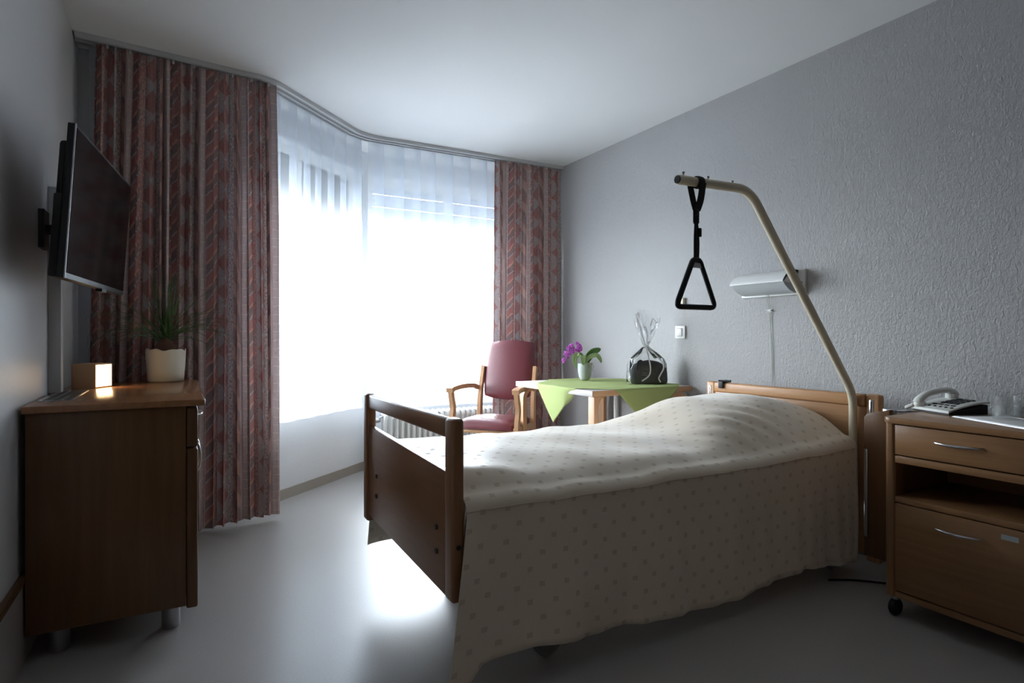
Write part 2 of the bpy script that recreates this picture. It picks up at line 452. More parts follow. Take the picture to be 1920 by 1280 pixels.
def place(name, bm, mat, parent=None, base=None, smooth=True, ang=35, recalc=True):
    """link one mesh object; vertices are given in world space and stored relative to base"""
    if recalc: bmesh.ops.recalc_face_normals(bm, faces=bm.faces[:])
    if base is not None: bmesh.ops.translate(bm, verts=bm.verts[:], vec=-Vector(base))
    me = bpy.data.meshes.new(name); bm.to_mesh(me); bm.free()
    if smooth:
        me.polygons.foreach_set('use_smooth', [True] * len(me.polygons))
        me.set_sharp_from_angle(angle=R(ang))
    me.materials.append(mat)
    o = bpy.data.objects.new(name, me); COL.objects.link(o)
    if parent is not None: o.parent = parent
    elif base is not None: o.location = base
    return o
class Thing:
    def __init__(s, name, label, cat, base, group=None, rotz=0, local=False):
        s.base = Vector(base); s.local = local
        s.e = bpy.data.objects.new(name, None); COL.objects.link(s.e)
        s.e.location = base; s.e.rotation_euler = (0, 0, rotz); s.e.empty_display_size = .05
        s.e['label'] = label; s.e['category'] = cat
        if group: s.e['group'] = group
    def part(s, name, bm, mat, parent=None, **kw):
        lab = kw.pop('label', None); kind = kw.pop('kind', None)
        o = place(name, bm, mat, parent or s.e, None if s.local else s.base, **kw)
        if lab: o['label'] = lab
        if kind: o['kind'] = kind
        return o
def single(name, bm, mat, label, cat, base, group=None, **kw):
    o = place(name, bm, mat, None, base, **kw)
    o['label'] = label; o['category'] = cat
    if group: o['group'] = group
    return o
def structure(name, bm, mat, parent=None, base=None, **kw):
    o = place(name, bm, mat, parent, base, **kw)
    if parent is None: o['kind'] = 'structure'
    return o

# ------------------------------------------------------------------ the room
XL, XR, YB, H = -.48, 3.08, -2.2, 2.69
A0 = Vector((.18, 3.95, 0)); A1 = Vector((1.37, 5.0, 0))          # the slanted bay wall
dA = (A1 - A0).normalized(); nA = Vector((dA.y, -dA.x, 0)); LA = (A1 - A0).length
WT = .25
bm = B(); box(bm, XL - .2, XR + .2, YB - .2, 5.3, -.15, 0); structure('floor', bm, M['floor'], smooth=False)
bm = B(); box(bm, XL - .2, XR + .2, YB - .2, 5.3, H, H + .15); structure('ceiling', bm, M['ceiling'], smooth=False)
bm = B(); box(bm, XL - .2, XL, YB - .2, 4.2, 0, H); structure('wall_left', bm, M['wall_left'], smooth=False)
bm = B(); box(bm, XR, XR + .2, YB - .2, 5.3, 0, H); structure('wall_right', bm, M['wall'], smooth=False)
bm = B(); box(bm, XL, XR, YB - .2, YB, 0, H); structure('wall_rear', bm, M['wall_rear'], smooth=False)
bm = B(); prism(bm, [(XL, 3.95, 0), (A0.x, 3.95, 0), (A0.x - .16, 3.95 + WT, 0), (XL, 3.95 + WT, 0)], (0, 0, H)); structure('wall_back_left', bm, M['wall_bay'], smooth=False)

SILL, HEAD = .56, 2.50
def wall_with_opening(bm, P0, d, n, length, a, b, thick):
    """wall along d from P0; room side is +n; opening from a to b"""
    def blk(s0, s1, z0, z1):
        q = [P0 + d * s0, P0 + d * s1, P0 + d * s1 - n * thick, P0 + d * s0 - n * thick]
        prism(bm, [(p.x, p.y, z0) for p in q], (0, 0, z1 - z0))
    blk(0, a, 0, H); blk(b, length, 0, H); blk(a, b, 0, SILL); blk(a, b, HEAD, H)
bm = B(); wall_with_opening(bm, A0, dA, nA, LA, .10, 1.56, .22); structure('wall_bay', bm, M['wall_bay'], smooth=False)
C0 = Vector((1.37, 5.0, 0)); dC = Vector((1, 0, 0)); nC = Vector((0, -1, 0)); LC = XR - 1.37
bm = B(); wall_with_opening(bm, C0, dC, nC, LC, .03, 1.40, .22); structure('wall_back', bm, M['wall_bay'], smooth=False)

def window(name, P0, d, n, a, b, mull):
    base = P0 + d * ((a + b) / 2); base.z = SILL
    root = bpy.data.objects.new(name, None); COL.objects.link(root); root.location = base; root['kind'] = 'structure'
    def blk(bm, s0, s1, z0, z1, d0, d1):
        q = [P0 + d * s0 - n * d0, P0 + d * s1 - n * d0, P0 + d * s1 - n * d1, P0 + d * s0 - n * d1]
        prism(bm, [(p.x, p.y, z0) for p in q], (0, 0, z1 - z0))
    f = B(); k = .06
    blk(f, a, a + k, SILL, HEAD, .07, .13); blk(f, b - k, b, SILL, HEAD, .07, .13)
    blk(f, a + k, b - k, SILL, SILL + k, .07, .13); blk(f, a + k, b - k, HEAD - k, HEAD, .07, .13)
    for s in mull: blk(f, s - .04, s + .04, SILL + k, HEAD - k, .07, .13)
    place('window_frame', f, M['white'], root, base, smooth=False)
    s_ = B(); blk(s_, a - .03, b + .03, SILL - .03, SILL + .005, -.05, .21)
    edges = [a + k] + [x for m_ in mull for x in (m_ - .04, m_ + .04)] + [b - k]
    for i in range(0, len(edges), 2):
        g = B(); blk(g, edges[i], edges[i + 1], SILL + k, HEAD - k, .098, .102)
        place('window_pane', g, M['glass'], root, base, smooth=False)
    return root, blk, base
s_ = B()
r1, blk1, b1 = window('window_1', A0, dA, nA, .10, 1.56, [.83])
r2, blk2, b2 = window('window_2', C0, dC, nC, .03, 1.40, [.80])
def shutter(root, blk, base, bottoms, bar=None):
    """roller shutter hanging outside the pane, with light slits between its slats"""
    sh = B(); z = HEAD; 
    for (s0, s1, zb) in bottoms:
        z = HEAD; k = 0
        while z - .055 > zb:
            gap = .004 if k in (2, 4) else .0012
            blk(sh, s0, s1, z - .055, z - gap, .165, .178); z -= .055; k += 1
    place('roller_shutter', sh, M['shutter'], root, base, smooth=False)
    if bar:
        bb = B(); blk(bb, bar[0], bar[1], bar[2], bar[3], .150, .185)
        place('shutter_end_bar', bb, M['shutterbar'], root, base, smooth=False)
def shuttermat():
    m, nt, out = newmat('pale shutter slats')
    d = N(nt, 'BsdfDiffuse'); d.inputs[0].default_value = (.6, .63, .66, 1)
    tl = N(nt, 'BsdfTranslucent'); tl.inputs[0].default_value = (.5, .54, .6, 1)
    mx = N(nt, 'MixShader'); mx.inputs[0].default_value = .14
    L(nt, d.outputs[0], mx.inputs[1]); L(nt, tl.outputs[0], mx.inputs[2]); L(nt, mx.outputs[0], out.inputs[0]); return m
M['shutter'] = shuttermat()
M['shutterbar'] = plain('dark shutter bar', (.07, .08, .09, 1), .5)
shutter(r1, blk1, b1, [(.10, 1.56, 2.08)])
shutter(r2, blk2, b2, [(.03, 1.40, 2.06)], (.031, .78, 1.87, 1.975))
portal('window_portal', A0 + dA * .80 - nA * .24 + Vector((0, 0, 1.53)), nA, 1.5, 2.0)
portal('window_portal', C0 + dC * .80 - nC * .24 + Vector((0, 0, 1.53)), nC, 1.6, 2.0)

# skirting boards
def skirt(name, P, Q, n, hh=.07, t=.012, m='skirting'):
    bm = B(); n = Vector(n); P = Vector(P); Q = Vector(Q)
    q = [P, Q, Q + n * t, P + n * t]
    prism(bm, [(p.x, p.y, 0) for p in q], (0, 0, hh)); structure(name, bm, M[m], smooth=False)
skirt('baseboard_bay', A0, A1, nA)
skirt('baseboard_back', C0 + Vector((.02, 0, 0)), (XR, 5.0, 0), (0, -1, 0))
skirt('baseboard_right', (XR, YB, 0), (XR, 4.98, 0), (-1, 0, 0))
skirt('baseboard_back_left', (XL + .02, 3.95, 0), (A0.x, 3.95, 0), (0, -1, 0))
bm = B(); box(bm, XL, XL + .014, YB, 3.93, .0, .282, .002); structure('baseboard_left', bm, M['guard'])
bm = B(); box(bm, XL, XL + .022, YB, 3.93, .282, .305, .003); structure('trim_1', bm, M['cab'])
# ducts
bm = B(); box(bm, XL, XL + .045, 3.10, 3.155, .886, 1.75, .004)
single('cable_duct', bm, M['railwhite'], 'pale vertical cable duct on left wall running up behind the television', 'cable duct', (XL + .02, 3.13, .886))
bm = B(); cyl(bm, (XR - .03, 3.73, .0), (XR - .03, 3.73, .745), .018); box(bm, XR - .03, XR, 3.715, 3.745, .3, .32)
single('heating_pipe', bm, M['white'], 'slim pale vertical pipe on right wall behind the table', 'pipe', (XR - .02, 3.73, 0))

# ------------------------------------------------------------------ curtain rail, sheers, drapes
RAIL = [(-.47, 3.735), (.42, 3.82), (.52, 3.855), (1.19, 4.485), (1.30, 4.53), (3.075, 4.51)]
def offset_path(pts, off):
    P = [Vector((x, y, 0)) for x, y in pts]; out = []
    for i, p in enumerate(P):
        ns = []
        if i > 0: t = (p - P[i - 1]).normalized(); ns.append(Vector((-t.y, t.x, 0)))
        if i < len(P) - 1: t = (P[i + 1] - p).normalized(); ns.append(Vector((-t.y, t.x, 0)))
        n = sum(ns, Vector()).normalized()
        out.append(p + n * (off / max(.5, n.dot(ns[0]))))
    return out
def ribbon3(bm, pts, o0, o1, z0, z1):
    a = roundpath([p for p in offset_path(pts, o0)], .12, 6); b = roundpath([p for p in offset_path(pts, o1)], .12, 6)
    rings = []
    for p, q in zip(a, b):
        rings.append([bm.verts.new((p.x, p.y, z0)), bm.verts.new((q.x, q.y, z0)), bm.verts.new((q.x, q.y, z1)), bm.verts.new((p.x, p.y, z1))])
    for i in range(len(rings) - 1):
        for k in range(4): bm.faces.new((rings[i][k], rings[i][(k + 1) % 4], rings[i + 1][(k + 1) % 4], rings[i + 1][k]))
    bm.faces.new(rings[0][::-1]); bm.faces.new(rings[-1])
rt = Thing('curtain_rail', 'long white three-track curtain rail bent along the bay under the ceiling', 'curtain rail', (1.2, 4.5, H - .02))
bm = B(); ribbon3(bm, RAIL, 0, .022, H - .026, H - .0005); ribbon3(bm, RAIL, .022, .052, H - .014, H - .0005)
ribbon3(bm, RAIL, .052, .072, H - .026, H - .0005); ribbon3(bm, RAIL, .072, .102, H - .014, H - .0005); ribbon3(bm, RAIL, .102, .12, H - .026, H - .0005)
rail_body = rt.part('rail_body', bm, M['railwhite'])
for o in (.033, .083):
    bm = B(); ribbon3(bm, RAIL, o, o + .008, H - .0165, H - .0142); rt.part('track_slot', bm, M['groove'])

class Path:
    def __init__(s, pts):
        s.P = pts; s.D = [0]
        for a, b in zip(pts, pts[1:]): s.D.append(s.D[-1] + (b - a).length)
        s.L = s.D[-1]
    def at(s, d):
        d = min(max(d, 0), s.L)
        for i in range(len(s.P) - 1):
            if d <= s.D[i + 1] or i == len(s.P) - 2:
                t = (d - s.D[i]) / (s.D[i + 1] - s.D[i]); a, b = s.P[i], s.P[i + 1]
                tt = (b - a).normalized(); return a.lerp(b, t), Vector((-tt.y, tt.x, 0))
    def s_of_x(s, x):
        best = 0; bd = 9
        for k in range(2001):
            d = s.L * k / 2000; e = abs(s.at(d)[0].x - x)
            if e < bd: bd, best = e, d
        return best

def drape(path, s0, s1, folds, amp, ztop, zbot, seed, hem=lambda t: 0, shift=lambda t, z: 0):
    rnd = random.Random(seed)
    wts = [rnd.uniform(.6, 1.45) for _ in range(folds)]; tot = sum(wts)
    am = [rnd.uniform(.65, 1.1) for _ in range(folds + 1)]
    ph2 = [rnd.uniform(-1, 1) for _ in range(folds + 1)]
    cols = []; per = 14
    acc = 0
    for f in range(folds):
        for k in range(per):
            cols.append(((acc + wts[f] * k / per) / tot, 2 * PI * k / per, f))
        acc += wts[f]
    cols.append((1, 0, folds - 1))
    nz = 40
    def pos(ci, z):
        t, ph, f = cols[ci]
        s = s0 + (s1 - s0) * t
        p, n = path.at(s)
        h = (ztop - z) / (ztop - zbot)
        a = amp * am[f] * (.55 + .5 * min(1, h * 3)) 
        k = ph / (2 * PI)
        aa = a * ((1 - k) + k) 
        d = aa * sin(ph + .35 * ph2[f] * h) + .006 * sin(ph * 2 + 3 * h + f)
        lateral = .012 * sin(ph * 2) + .010 * sin(2.2 * h + f * 1.3) * h + shift(t, h)
        tt = Vector((n.y, -n.x, 0))
        q = p + n * d + tt * lateral
        return Vector((q.x, q.y, z))
    # cloth length for the pattern
    us = [0]
    for i in range(1, len(cols)):
        a, b = pos(i - 1, (ztop + zbot) / 2), pos(i, (ztop + zbot) / 2); us.append(us[-1] + (b - a).length)
    bm = B(); ul = bm.loops.layers.uv.verify(); V = []
    for i in range(len(cols)):
        col = []
        for j in range(nz + 1):
            zb = zbot + hem(cols[i][0]); z = ztop + (zb - ztop) * j / nz
            col.append(bm.verts.new(pos(i, z)))
        V.append(col)
    for i in range(len(cols) - 1):
        for j in range(nz):
            fc = bm.faces.new((V[i][j], V[i][j + 1], V[i + 1][j + 1], V[i + 1][j]))
            for lp, (a, b) in zip(fc.loops, ((i, j), (i, j + 1), (i + 1, j + 1), (i + 1, j))):
                lp[ul].uv = (us[a] + .03 * seed, (ztop - zbot) * b / nz)
    return bm, us[-1]
front = Path(offset_path(RAIL, .037))
back = Path(roundpath(offset_path(RAIL, .094), .12, 8))
DT = H - .03
sA, sB = front.s_of_x(-.385), front.s_of_x(.515)
bm, _ = drape(front, sA, sB, 17, .034, DT, .028, 3, hem=lambda t: .012 * sin(9 * t), shift=lambda t, h: (-.05 * h * (1 - t) + .02 * h * t))
t1 = Thing('drape', 'wide floor-length burgundy and grey patterned drape behind the dresser at left', 'curtain', (.06, 3.82, DT), 'pair of patterned drapes')
t1.part('drape_cloth', bm, M['drape'], ang=80)
sA2, sB2 = front.s_of_x(2.385), front.s_of_x(3.062)
bm, _ = drape(front, sA2, sB2, 11, .036, DT, .028, 11, shift=lambda t, h: -.03 * h * (1 - t))
t2 = Thing('drape', 'narrower burgundy and grey patterned drape behind the armchair beside right wall', 'curtain', (2.7, 4.55, DT), 'pair of patterned drapes')
t2.part('drape_cloth', bm, M['drape'], ang=80)
def hooks(t, path, a, b, n):
    for k in range(n):
        s = a + (b - a) * (k + .5) / n; p, nn = path.at(s)
        bm = B(); box(bm, p.x - .006, p.x + .006, p.y - .003, p.y + .003, DT - .012, H - .014, .001)
        t.part('glider', bm, M['white'])
hooks(t1, front, sA, sB, 9); hooks(t2, front, sA2, sB2, 7)

def sheer(path, s0, s1, ztop, zbot, seed, P=.15, label='', fl=1.0):
    rnd = random.Random(seed); prof = []
    s = s0
    while s < s1 - .02:
        p_ = P * rnd.uniform(.85, 1.15); 
        for a, d in ((0, 0), (.25, .004), (.5, .0), (.72, .004), (.76, .010), (.6, .016), (.38, .018), (.33, .024), (.5, .028), (.8, .018)):
            prof.append((min(s + p_ * a, s1), d))
        s += p_
    nz = 24; bm = B(); V = []
    for i, (s, d) in enumerate(prof):
        col = []
        for j in range(nz + 1):
            h = j / nz; z = ztop + (zbot - ztop) * h
            p, n = path.at(s + .008 * h * sin(s * 23 + seed))
            q = p + n * (d * fl * (.5 + h * .9) - .012 + .010 * h * sin(s * 31))
            col.append(bm.verts.new((q.x, q.y, z)))
        V.append(col)
    for i in range(len(V) - 1):
        for j in range(nz): bm.faces.new((V[i][j], V[i][j + 1], V[i + 1][j + 1], V[i + 1][j]))
    return bm
sm = back.s_of_x(1.27)
ts = Thing('sheer_curtain', 'sheer white net curtain left panel hanging along the slanted bay window', 'net curtain', (.8, 4.2, DT), 'white net curtains')
ts.part('voile', sheer(back, back.s_of_x(-.42), sm - .005, DT + .002, .57, 1), M['sheer'], ang=60)
ts2 = Thing('sheer_curtain', 'sheer white net curtain right panel in front of radiator and back window', 'net curtain', (2.2, 4.6, DT), 'white net curtains')
ts2.part('voile', sheer(back, sm + .018, back.L - .03, DT + .002, .55, 2), M['sheer'], ang=60)

# ------------------------------------------------------------------ radiator
rx0, rx1, ry0, ry1 = 1.46, 2.92, 4.76, 4.90
t = Thing('radiator', 'white column radiator under back window behind the armchair', 'radiator', (2.2, 4.83, 0))
n = int((rx1 - rx0) / .05)
colbm = None
for k in range(n):
    x = rx0 + .05 * k + .025; bm = B()
    for yy in (4.785, 4.83, 4.875): tube(bm, [(x, yy, .10), (x, yy, .46)], .0125, 8)
    tube(bm, roundpath([(x, 4.775, .44), (x, 4.775, .475), (x, 4.885, .475), (x, 4.885, .44)], .02), .017, 8)
    tube(bm, roundpath([(x, 4.775, .12), (x, 4.775, .095), (x, 4.885, .095), (x, 4.885, .12)], .02), .017, 8)
    t.part('radiator_column', bm, M['radiator'])
for x in (rx0 + .2, rx1 - .2):
    bm = B(); box(bm, x - .02, x + .02, 4.80, 4.86, 0, .09); t.part('foot', bm, M['radiator'])
bm = B(); lathe(bm, [(.012, 0), (.02, .005), (.02, .045), (.014, .06)], (rx0 - .065, 4.83, .43), 14, axis=0); cyl(bm, (rx0 - .065, 4.83, .43), (rx0 + .02, 4.83, .46), .008); cyl(bm, (rx0 - .055, 4.83, 0), (rx0 - .055, 4.83, .43), .008)
t.part('valve', bm, M['steel'])

# ------------------------------------------------------------------ dresser at left
t = Thing('dresser', 'dark beech dresser with steel feet standing under the television', 'dresser', (-.2, 3.15, 0))
Y0, Y1 = 2.57, 3.72
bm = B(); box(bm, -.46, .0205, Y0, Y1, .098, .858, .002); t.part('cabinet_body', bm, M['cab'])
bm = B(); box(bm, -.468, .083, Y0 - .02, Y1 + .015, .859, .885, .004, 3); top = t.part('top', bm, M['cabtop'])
bm = B(); box(bm, .0825, .0855, Y0 - .018, Y1 + .012, .861, .883, .001); t.part('edge_strip', bm, M['chrome'])
yc = (Y0 + Y1) / 2
def pull(bm, x, p, q, sag, r=.0042, out=.024):
    p, q = Vector(p), Vector(q); m = (p + q) / 2
    pts = smoothpath([p, p.lerp(q, .12) + Vector((out * .75, 0, 0)), m + Vector((out, 0, 0)), p.lerp(q, .88) + Vector((out * .75, 0, 0)), q], 5)
    tube(bm, pts, r, 8)
for (a, b_) in ((Y0 + .002, yc - .003), (yc + .003, Y1 - .002)):
    bm = B(); box(bm, .0215, .061, a, b_, .70, .852, .008, 3); d = t.part('drawer', bm, M['cab'])
    bm = B(); pull(bm, 0, (.059, (a + b_) / 2 - .07, .80), (.059, (a + b_) / 2 + .07, .80), 0); t.part('handle', bm, M['chrome'], parent=d)
    bm = B(); box(bm, .0215, .061, a, b_, .085, .695, .008, 3); d = t.part('door', bm, M['cab'])
    yy = b_ - .06 if a < yc - .1 and b_ < yc else a + .06
    bm = B(); pull(bm, 0, (.059, yy, .50), (.059, yy, .64), 0); t.part('handle', bm, M['chrome'], parent=d)
for x in (-.377, -.03):
    for y in (2.655, 3.62):
        bm = B(); lathe(bm, [(.030, .0), (.032, .003), (.032, .095), (.034, .0975)], (x, y, 0), 24); t.part('leg', bm, M['steel'])
bm = B()
box(bm, -.452, -.35, 2.72, 3.20, .8852, .8872, .0006)
vent = t.part('vent_grille', bm, M['chrome'])
bm = B()
for r_ in range(3):
    for k in range(16):
        x0 = -.440 + r_ * .031; y0 = 2.735 + k * .0285
        box(bm, x0, x0 + .022, y0, y0 + .019, .8873, .8876)
t.part('vent_slots', bm, M['groove'], parent=vent, smooth=False)

# cube lamp
a = Vector((-.339, 3.306, 0)); u1 = Vector((-.41 + .339, 3.379 - 3.306, 0)).normalized(); u2 = Vector((.061, .102, 0)).normalized()
u1 = Vector((-u2.y, u2.x, 0))
S = .112; zc = .8855
t = Thing('cube_lamp', 'small glowing cube lamp in pale wood on the dresser', 'lamp', a + (u1 + u2) * (S / 2) + Vector((0, 0, zc)))
def pr(bm, o, e1, e2, z0, z1): prism(bm, [(p.x, p.y, z0) for p in (o, o + e1, o + e1 + e2, o + e2)], (0, 0, z1 - z0))
bm = B(); th = .006
pr(bm, a, u1 * S, u2 * S, zc, zc + th); pr(bm, a, u1 * S, u2 * S, zc + S - th, zc + S)
pr(bm, a, u1 * S, u2 * th, zc + th, zc + S - th); pr(bm, a + u2 * (S - th), u1 * S, u2 * th, zc + th, zc + S - th)
pr(bm, a + u1 * (S - th), u1 * th, u2 * S, zc + th, zc + S - th)
t.part('lamp_case', bm, M['lampwood'], smooth=False)
bm = B(); pr(bm, a + u2 * th - u1 * .0004, u1 * .02, u2 * (S - 2 * th), zc + th, zc + S - th); t.part('lit_face', bm, M['glow'], smooth=False)

# ponytail palm
pc = Vector((-.064, 3.645, .8855))
t = Thing('potted_palm', 'ponytail palm with wispy leaves in cream pot on the dresser', 'plant', pc)
bm = B()
lathe(bm, [(.0, .0), (.076, .0), (.084, .006), (.088, .06), (.092, .12), (.094, .168), (.090, .170), (.086, .160), (.084, .10), (.0, .10)], pc, 40,
      wob=lambda a, i: (.004 * sin(5 * a) + .003 * sin(9 * a + 1)) if i in (5, 6) else 0)
t.part('pot', bm, M['potcream'], ang=50)
bm = B(); lathe(bm, [(.0, .13), (.084, .132)], pc, 24); t.part('soil', bm, M['soil'])
bm = B(); lathe(bm, [(.0, .11), (.05, .125), (.062, .15), (.055, .18), (.035, .205), (.018, .225), (.0, .235)], pc, 20, wob=lambda a, i: .003 * sin(3 * a + i)); t.part('bulb', bm, M['caudex'])
rnd = random.Random(5)
heads = [pc + Vector((.012, 0, .222)), pc + Vector((-.015, .01, .215))]
for k in range(74):
    hd = heads[k % 2] + Vector((rnd.uniform(-.012, .012), rnd.uniform(-.01, .01), rnd.uniform(-.01, .012)))
    az = rnd.uniform(0, 2 * PI); up = k < 30
    ln = rnd.uniform(.24, .38) if up else rnd.uniform(.26, .46)
    if not up and abs(cos(az)) < .45: az += PI / 3
    el = rnd.uniform(R(70), R(89)) if up else rnd.uniform(R(18), R(66))
    droop = rnd.uniform(.01, .07) if up else rnd.uniform(.5, 1.7)
    pts = [hd]; d = Vector((cos(az) * cos(el), sin(az) * cos(el) * .45 - .1 * (0 if up else 1), sin(el))).normalized(); p = hd.copy()
    for q in range(10):
        p = p + d * (ln / 10); pts.append(p.copy()); d = (d + Vector((0, 0, -droop * .1 * (1 + q * .12)))).normalized()
    for p_ in pts:
        p_.y = min(p_.y, 3.735)
        if (p_.x + .064) ** 2 + (p_.y - 3.645) ** 2 < .01 and p_.z < 1.06: p_.z = 1.065
        p_.x = max(p_.x, -.40)
    bm = B(); rr = [(.0036 if up else .0022) * (1 - .72 * i / 10) for i in range(11)]
    tube(bm, pts, rr, 5, flat=(1.0, .35)); t.part('leaf', bm, M['leafdark'])

# ------------------------------------------------------------------ television
TVc = Vector((-.258, 2.78, 1.56)); yaw, tilt = -.1145, .062
def tvp(a, b, c):
    a, c = a * cos(tilt) + c * sin(tilt), -a * sin(tilt) + c * cos(tilt)
    return Vector((TVc.x + a * cos(yaw) - b * sin(yaw), TVc.y + a * sin(yaw) + b * cos(yaw), TVc.z + c))
def tvbox(bm, a0, a1, b0, b1, c0, c1, bev=0):
    k = B(); box(k, a0, a1, b0, b1, c0, c1, bev)
    for v in k.verts: v.co = tvp(*v.co)
    me = bpy.data.meshes.new('tmp'); k.to_mesh(me); k.free(); bm.from_mesh(me); bpy.data.meshes.remove(me)
t = Thing('television', 'black flat television on left wall tilted above the dresser', 'television', (TVc.x, TVc.y, 1.31))
bm = B(); tvbox(bm, -.022, 0, -.43, .43, -.25, .25, .003); tvbox(bm, -.05, -.0215, -.40, .40, -.235, .20, .012); tvbox(bm, -.046, -.0215, -.428, .428, -.249, .02, .006)
t.part('housing', bm, M['black'])
bm = B(); tvbox(bm, -.001, .0012, -.418, .418, -.232, .239); t.part('screen', bm, M['screen'], smooth=False)
bm = B(); tvbox(bm, -.002, .0022, -.43, -.4275, -.25, .25); t.part('edge_highlight', bm, M['steel'], smooth=False)  # bright strip on the near edge, stands in for a thin highlight
bm = B(); tvbox(bm, -.02, .003, .04, .11, -.262, -.249, .002); t.part('sensor', bm, M['black'])
bm = B(); tvbox(bm, -.075, -.0505, -.14, .14, -.14, .10, .002); p = tvp(-.07, .06, -.02)
box(bm, XL + .001, XL + .02, 2.90, 3.0, 1.47, 1.62); tube(bm, [(XL + .015, 2.95, 1.545), p], .02, 10)
t.part('wall_bracket', bm, M['dark'])


# ------------------------------------------------------------------ bed
bed = Thing('care_bed', 'adjustable care bed with wooden ends and trapeze pole', 'bed', (1.8, 2.1, 0))
FZ0, FZ1 = .307, .87
# footboard: posts, rail, panel
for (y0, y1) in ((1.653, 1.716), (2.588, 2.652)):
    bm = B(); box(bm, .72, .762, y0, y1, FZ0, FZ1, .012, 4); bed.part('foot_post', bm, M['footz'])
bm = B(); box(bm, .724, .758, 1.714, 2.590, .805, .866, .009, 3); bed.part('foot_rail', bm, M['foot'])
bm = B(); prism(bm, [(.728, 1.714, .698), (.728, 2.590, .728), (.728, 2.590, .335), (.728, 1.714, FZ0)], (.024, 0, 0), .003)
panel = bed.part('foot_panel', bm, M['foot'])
for (y, z) in ((2.467, .531), (2.47, .446), (1.795, .505), (1.795, .427)):
    bm = B(); lathe(bm, [(.009, -.004), (.009, .0005), (.004, .001)], (.7272, y, z), 14, axis=0); bed.part('bolt', bm, M['dark'], parent=panel)
bm = B(); lathe(bm, [(.008, -.001), (.008, .001)], (.741, 1.6525, .478), 14, axis=1); bed.part('bolt', bm, M['dark'])
# headboard
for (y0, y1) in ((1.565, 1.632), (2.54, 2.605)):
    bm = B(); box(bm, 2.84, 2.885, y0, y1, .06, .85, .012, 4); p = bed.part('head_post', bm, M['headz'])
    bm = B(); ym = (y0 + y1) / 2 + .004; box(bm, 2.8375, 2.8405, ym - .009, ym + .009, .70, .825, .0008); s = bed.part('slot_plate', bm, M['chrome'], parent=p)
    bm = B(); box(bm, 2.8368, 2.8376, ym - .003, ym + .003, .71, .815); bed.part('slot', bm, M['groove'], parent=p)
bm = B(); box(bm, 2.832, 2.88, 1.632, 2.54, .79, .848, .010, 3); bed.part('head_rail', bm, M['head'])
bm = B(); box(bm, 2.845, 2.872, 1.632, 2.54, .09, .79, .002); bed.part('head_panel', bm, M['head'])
# lowered side guard upright near the bedside cabinet
bm = B(); prism(bm, [(2.80, 1.50, .10), (2.80, 1.615, .10), (2.80, 1.615, .745), (2.80, 1.60, .765), (2.80, 1.50, .79)], (.03, 0, 0), .003); bed.part('side_plate', bm, M['cab'])
bm = B(); box(bm, 2.79, 2.80, 1.593, 1.61, .19, .60, .003); bed.part('guide_strip', bm, M['chrome'])
bm = B(); tube(bm, roundpath([(2.86, 1.55, .775), (2.86, 1.44, .79), (2.90, 1.40, .795)], .03), .006, 8); box(bm, 2.835, 2.865, 1.50, 1.55, .765, .79, .004); bed.part('metal_bracket', bm, M['chrome'])
# frame, mattress, castors
bm = B(); box(bm, .765, 2.80, 1.73, 1.77, .30, .36, .004); box(bm, .765, 2.80, 2.50, 2.54, .30, .36, .004)
for x in (.80, 1.3, 1.8, 2.3, 2.75): box(bm, x, x + .04, 1.74, 2.50, .31, .35)
for y in (1.80, 2.42): box(bm, .95, 2.78, y, y + .05, .14, .19, .004)
for (xa, xb) in ((1.1, 1.6), (2.2, 2.7)):
    for y in (1.87, 2.38): rect_sweep(bm, [(xa, y, .17), (xb, y, .33)], (0, 1, 0), .03, .04)
bed.part('chassis', bm, M['dark'])
bm = B(); box(bm, .79, 2.79, 1.72, 2.56, .37, .56, .04, 4); bed.part('mattress', bm, M['mattress'])
for (x, y) in ((1.13, 1.76), (2.74, 1.74), (1.10, 2.48), (2.66, 2.48)):
    bm = B(); lathe(bm, [(.0, -.016), (.030, -.016), (.040, -.012), (.0405, -.011), (.044, -.008), (.052, -.013), (.058, -.006), (.058, .006), (.052, .013), (.0, .016)], (x, y, .058), 28, axis=1)
    c_ = bed.part('castor', bm, M['rubber'])
    bm = B(); rect_sweep(bm, [(x, y, .12), (x, y, .15)], (1, 0, 0), .04, .05); bed.part('castor_fork', bm, M['steel'], parent=c_)
# trapeze pole
YP = 1.675
pole = roundpath([(2.815, YP, .40), (2.815, YP, .865), (2.10, YP, 1.712), (2.02, YP, 1.735), (1.675, YP, 1.728)], .075, 8)
pole = roundpath([(2.815, YP, .40), (2.815, YP, .85), (2.08, YP, 1.737), (1.672, YP, 1.727)], .075, 10)
bm = B(); tube(bm, pole, .0185, 20); bed.part('trapeze_pole', bm, M['cream'], ang=50)
bm = B(); cyl(bm, (1.675, YP, 1.727), (1.668, YP, 1.727), .0155); bed.part('pole_cap', bm, M['black'])
for x in (1.70, 1.835, 1.975):
    bm = B(); lathe(bm, [(.003, 0), (.003, .008), (.006, .010), (.006, .016), (.003, .018)], (x, YP, 1.744), 10); bed.part('strap_stop', bm, M['steel'])

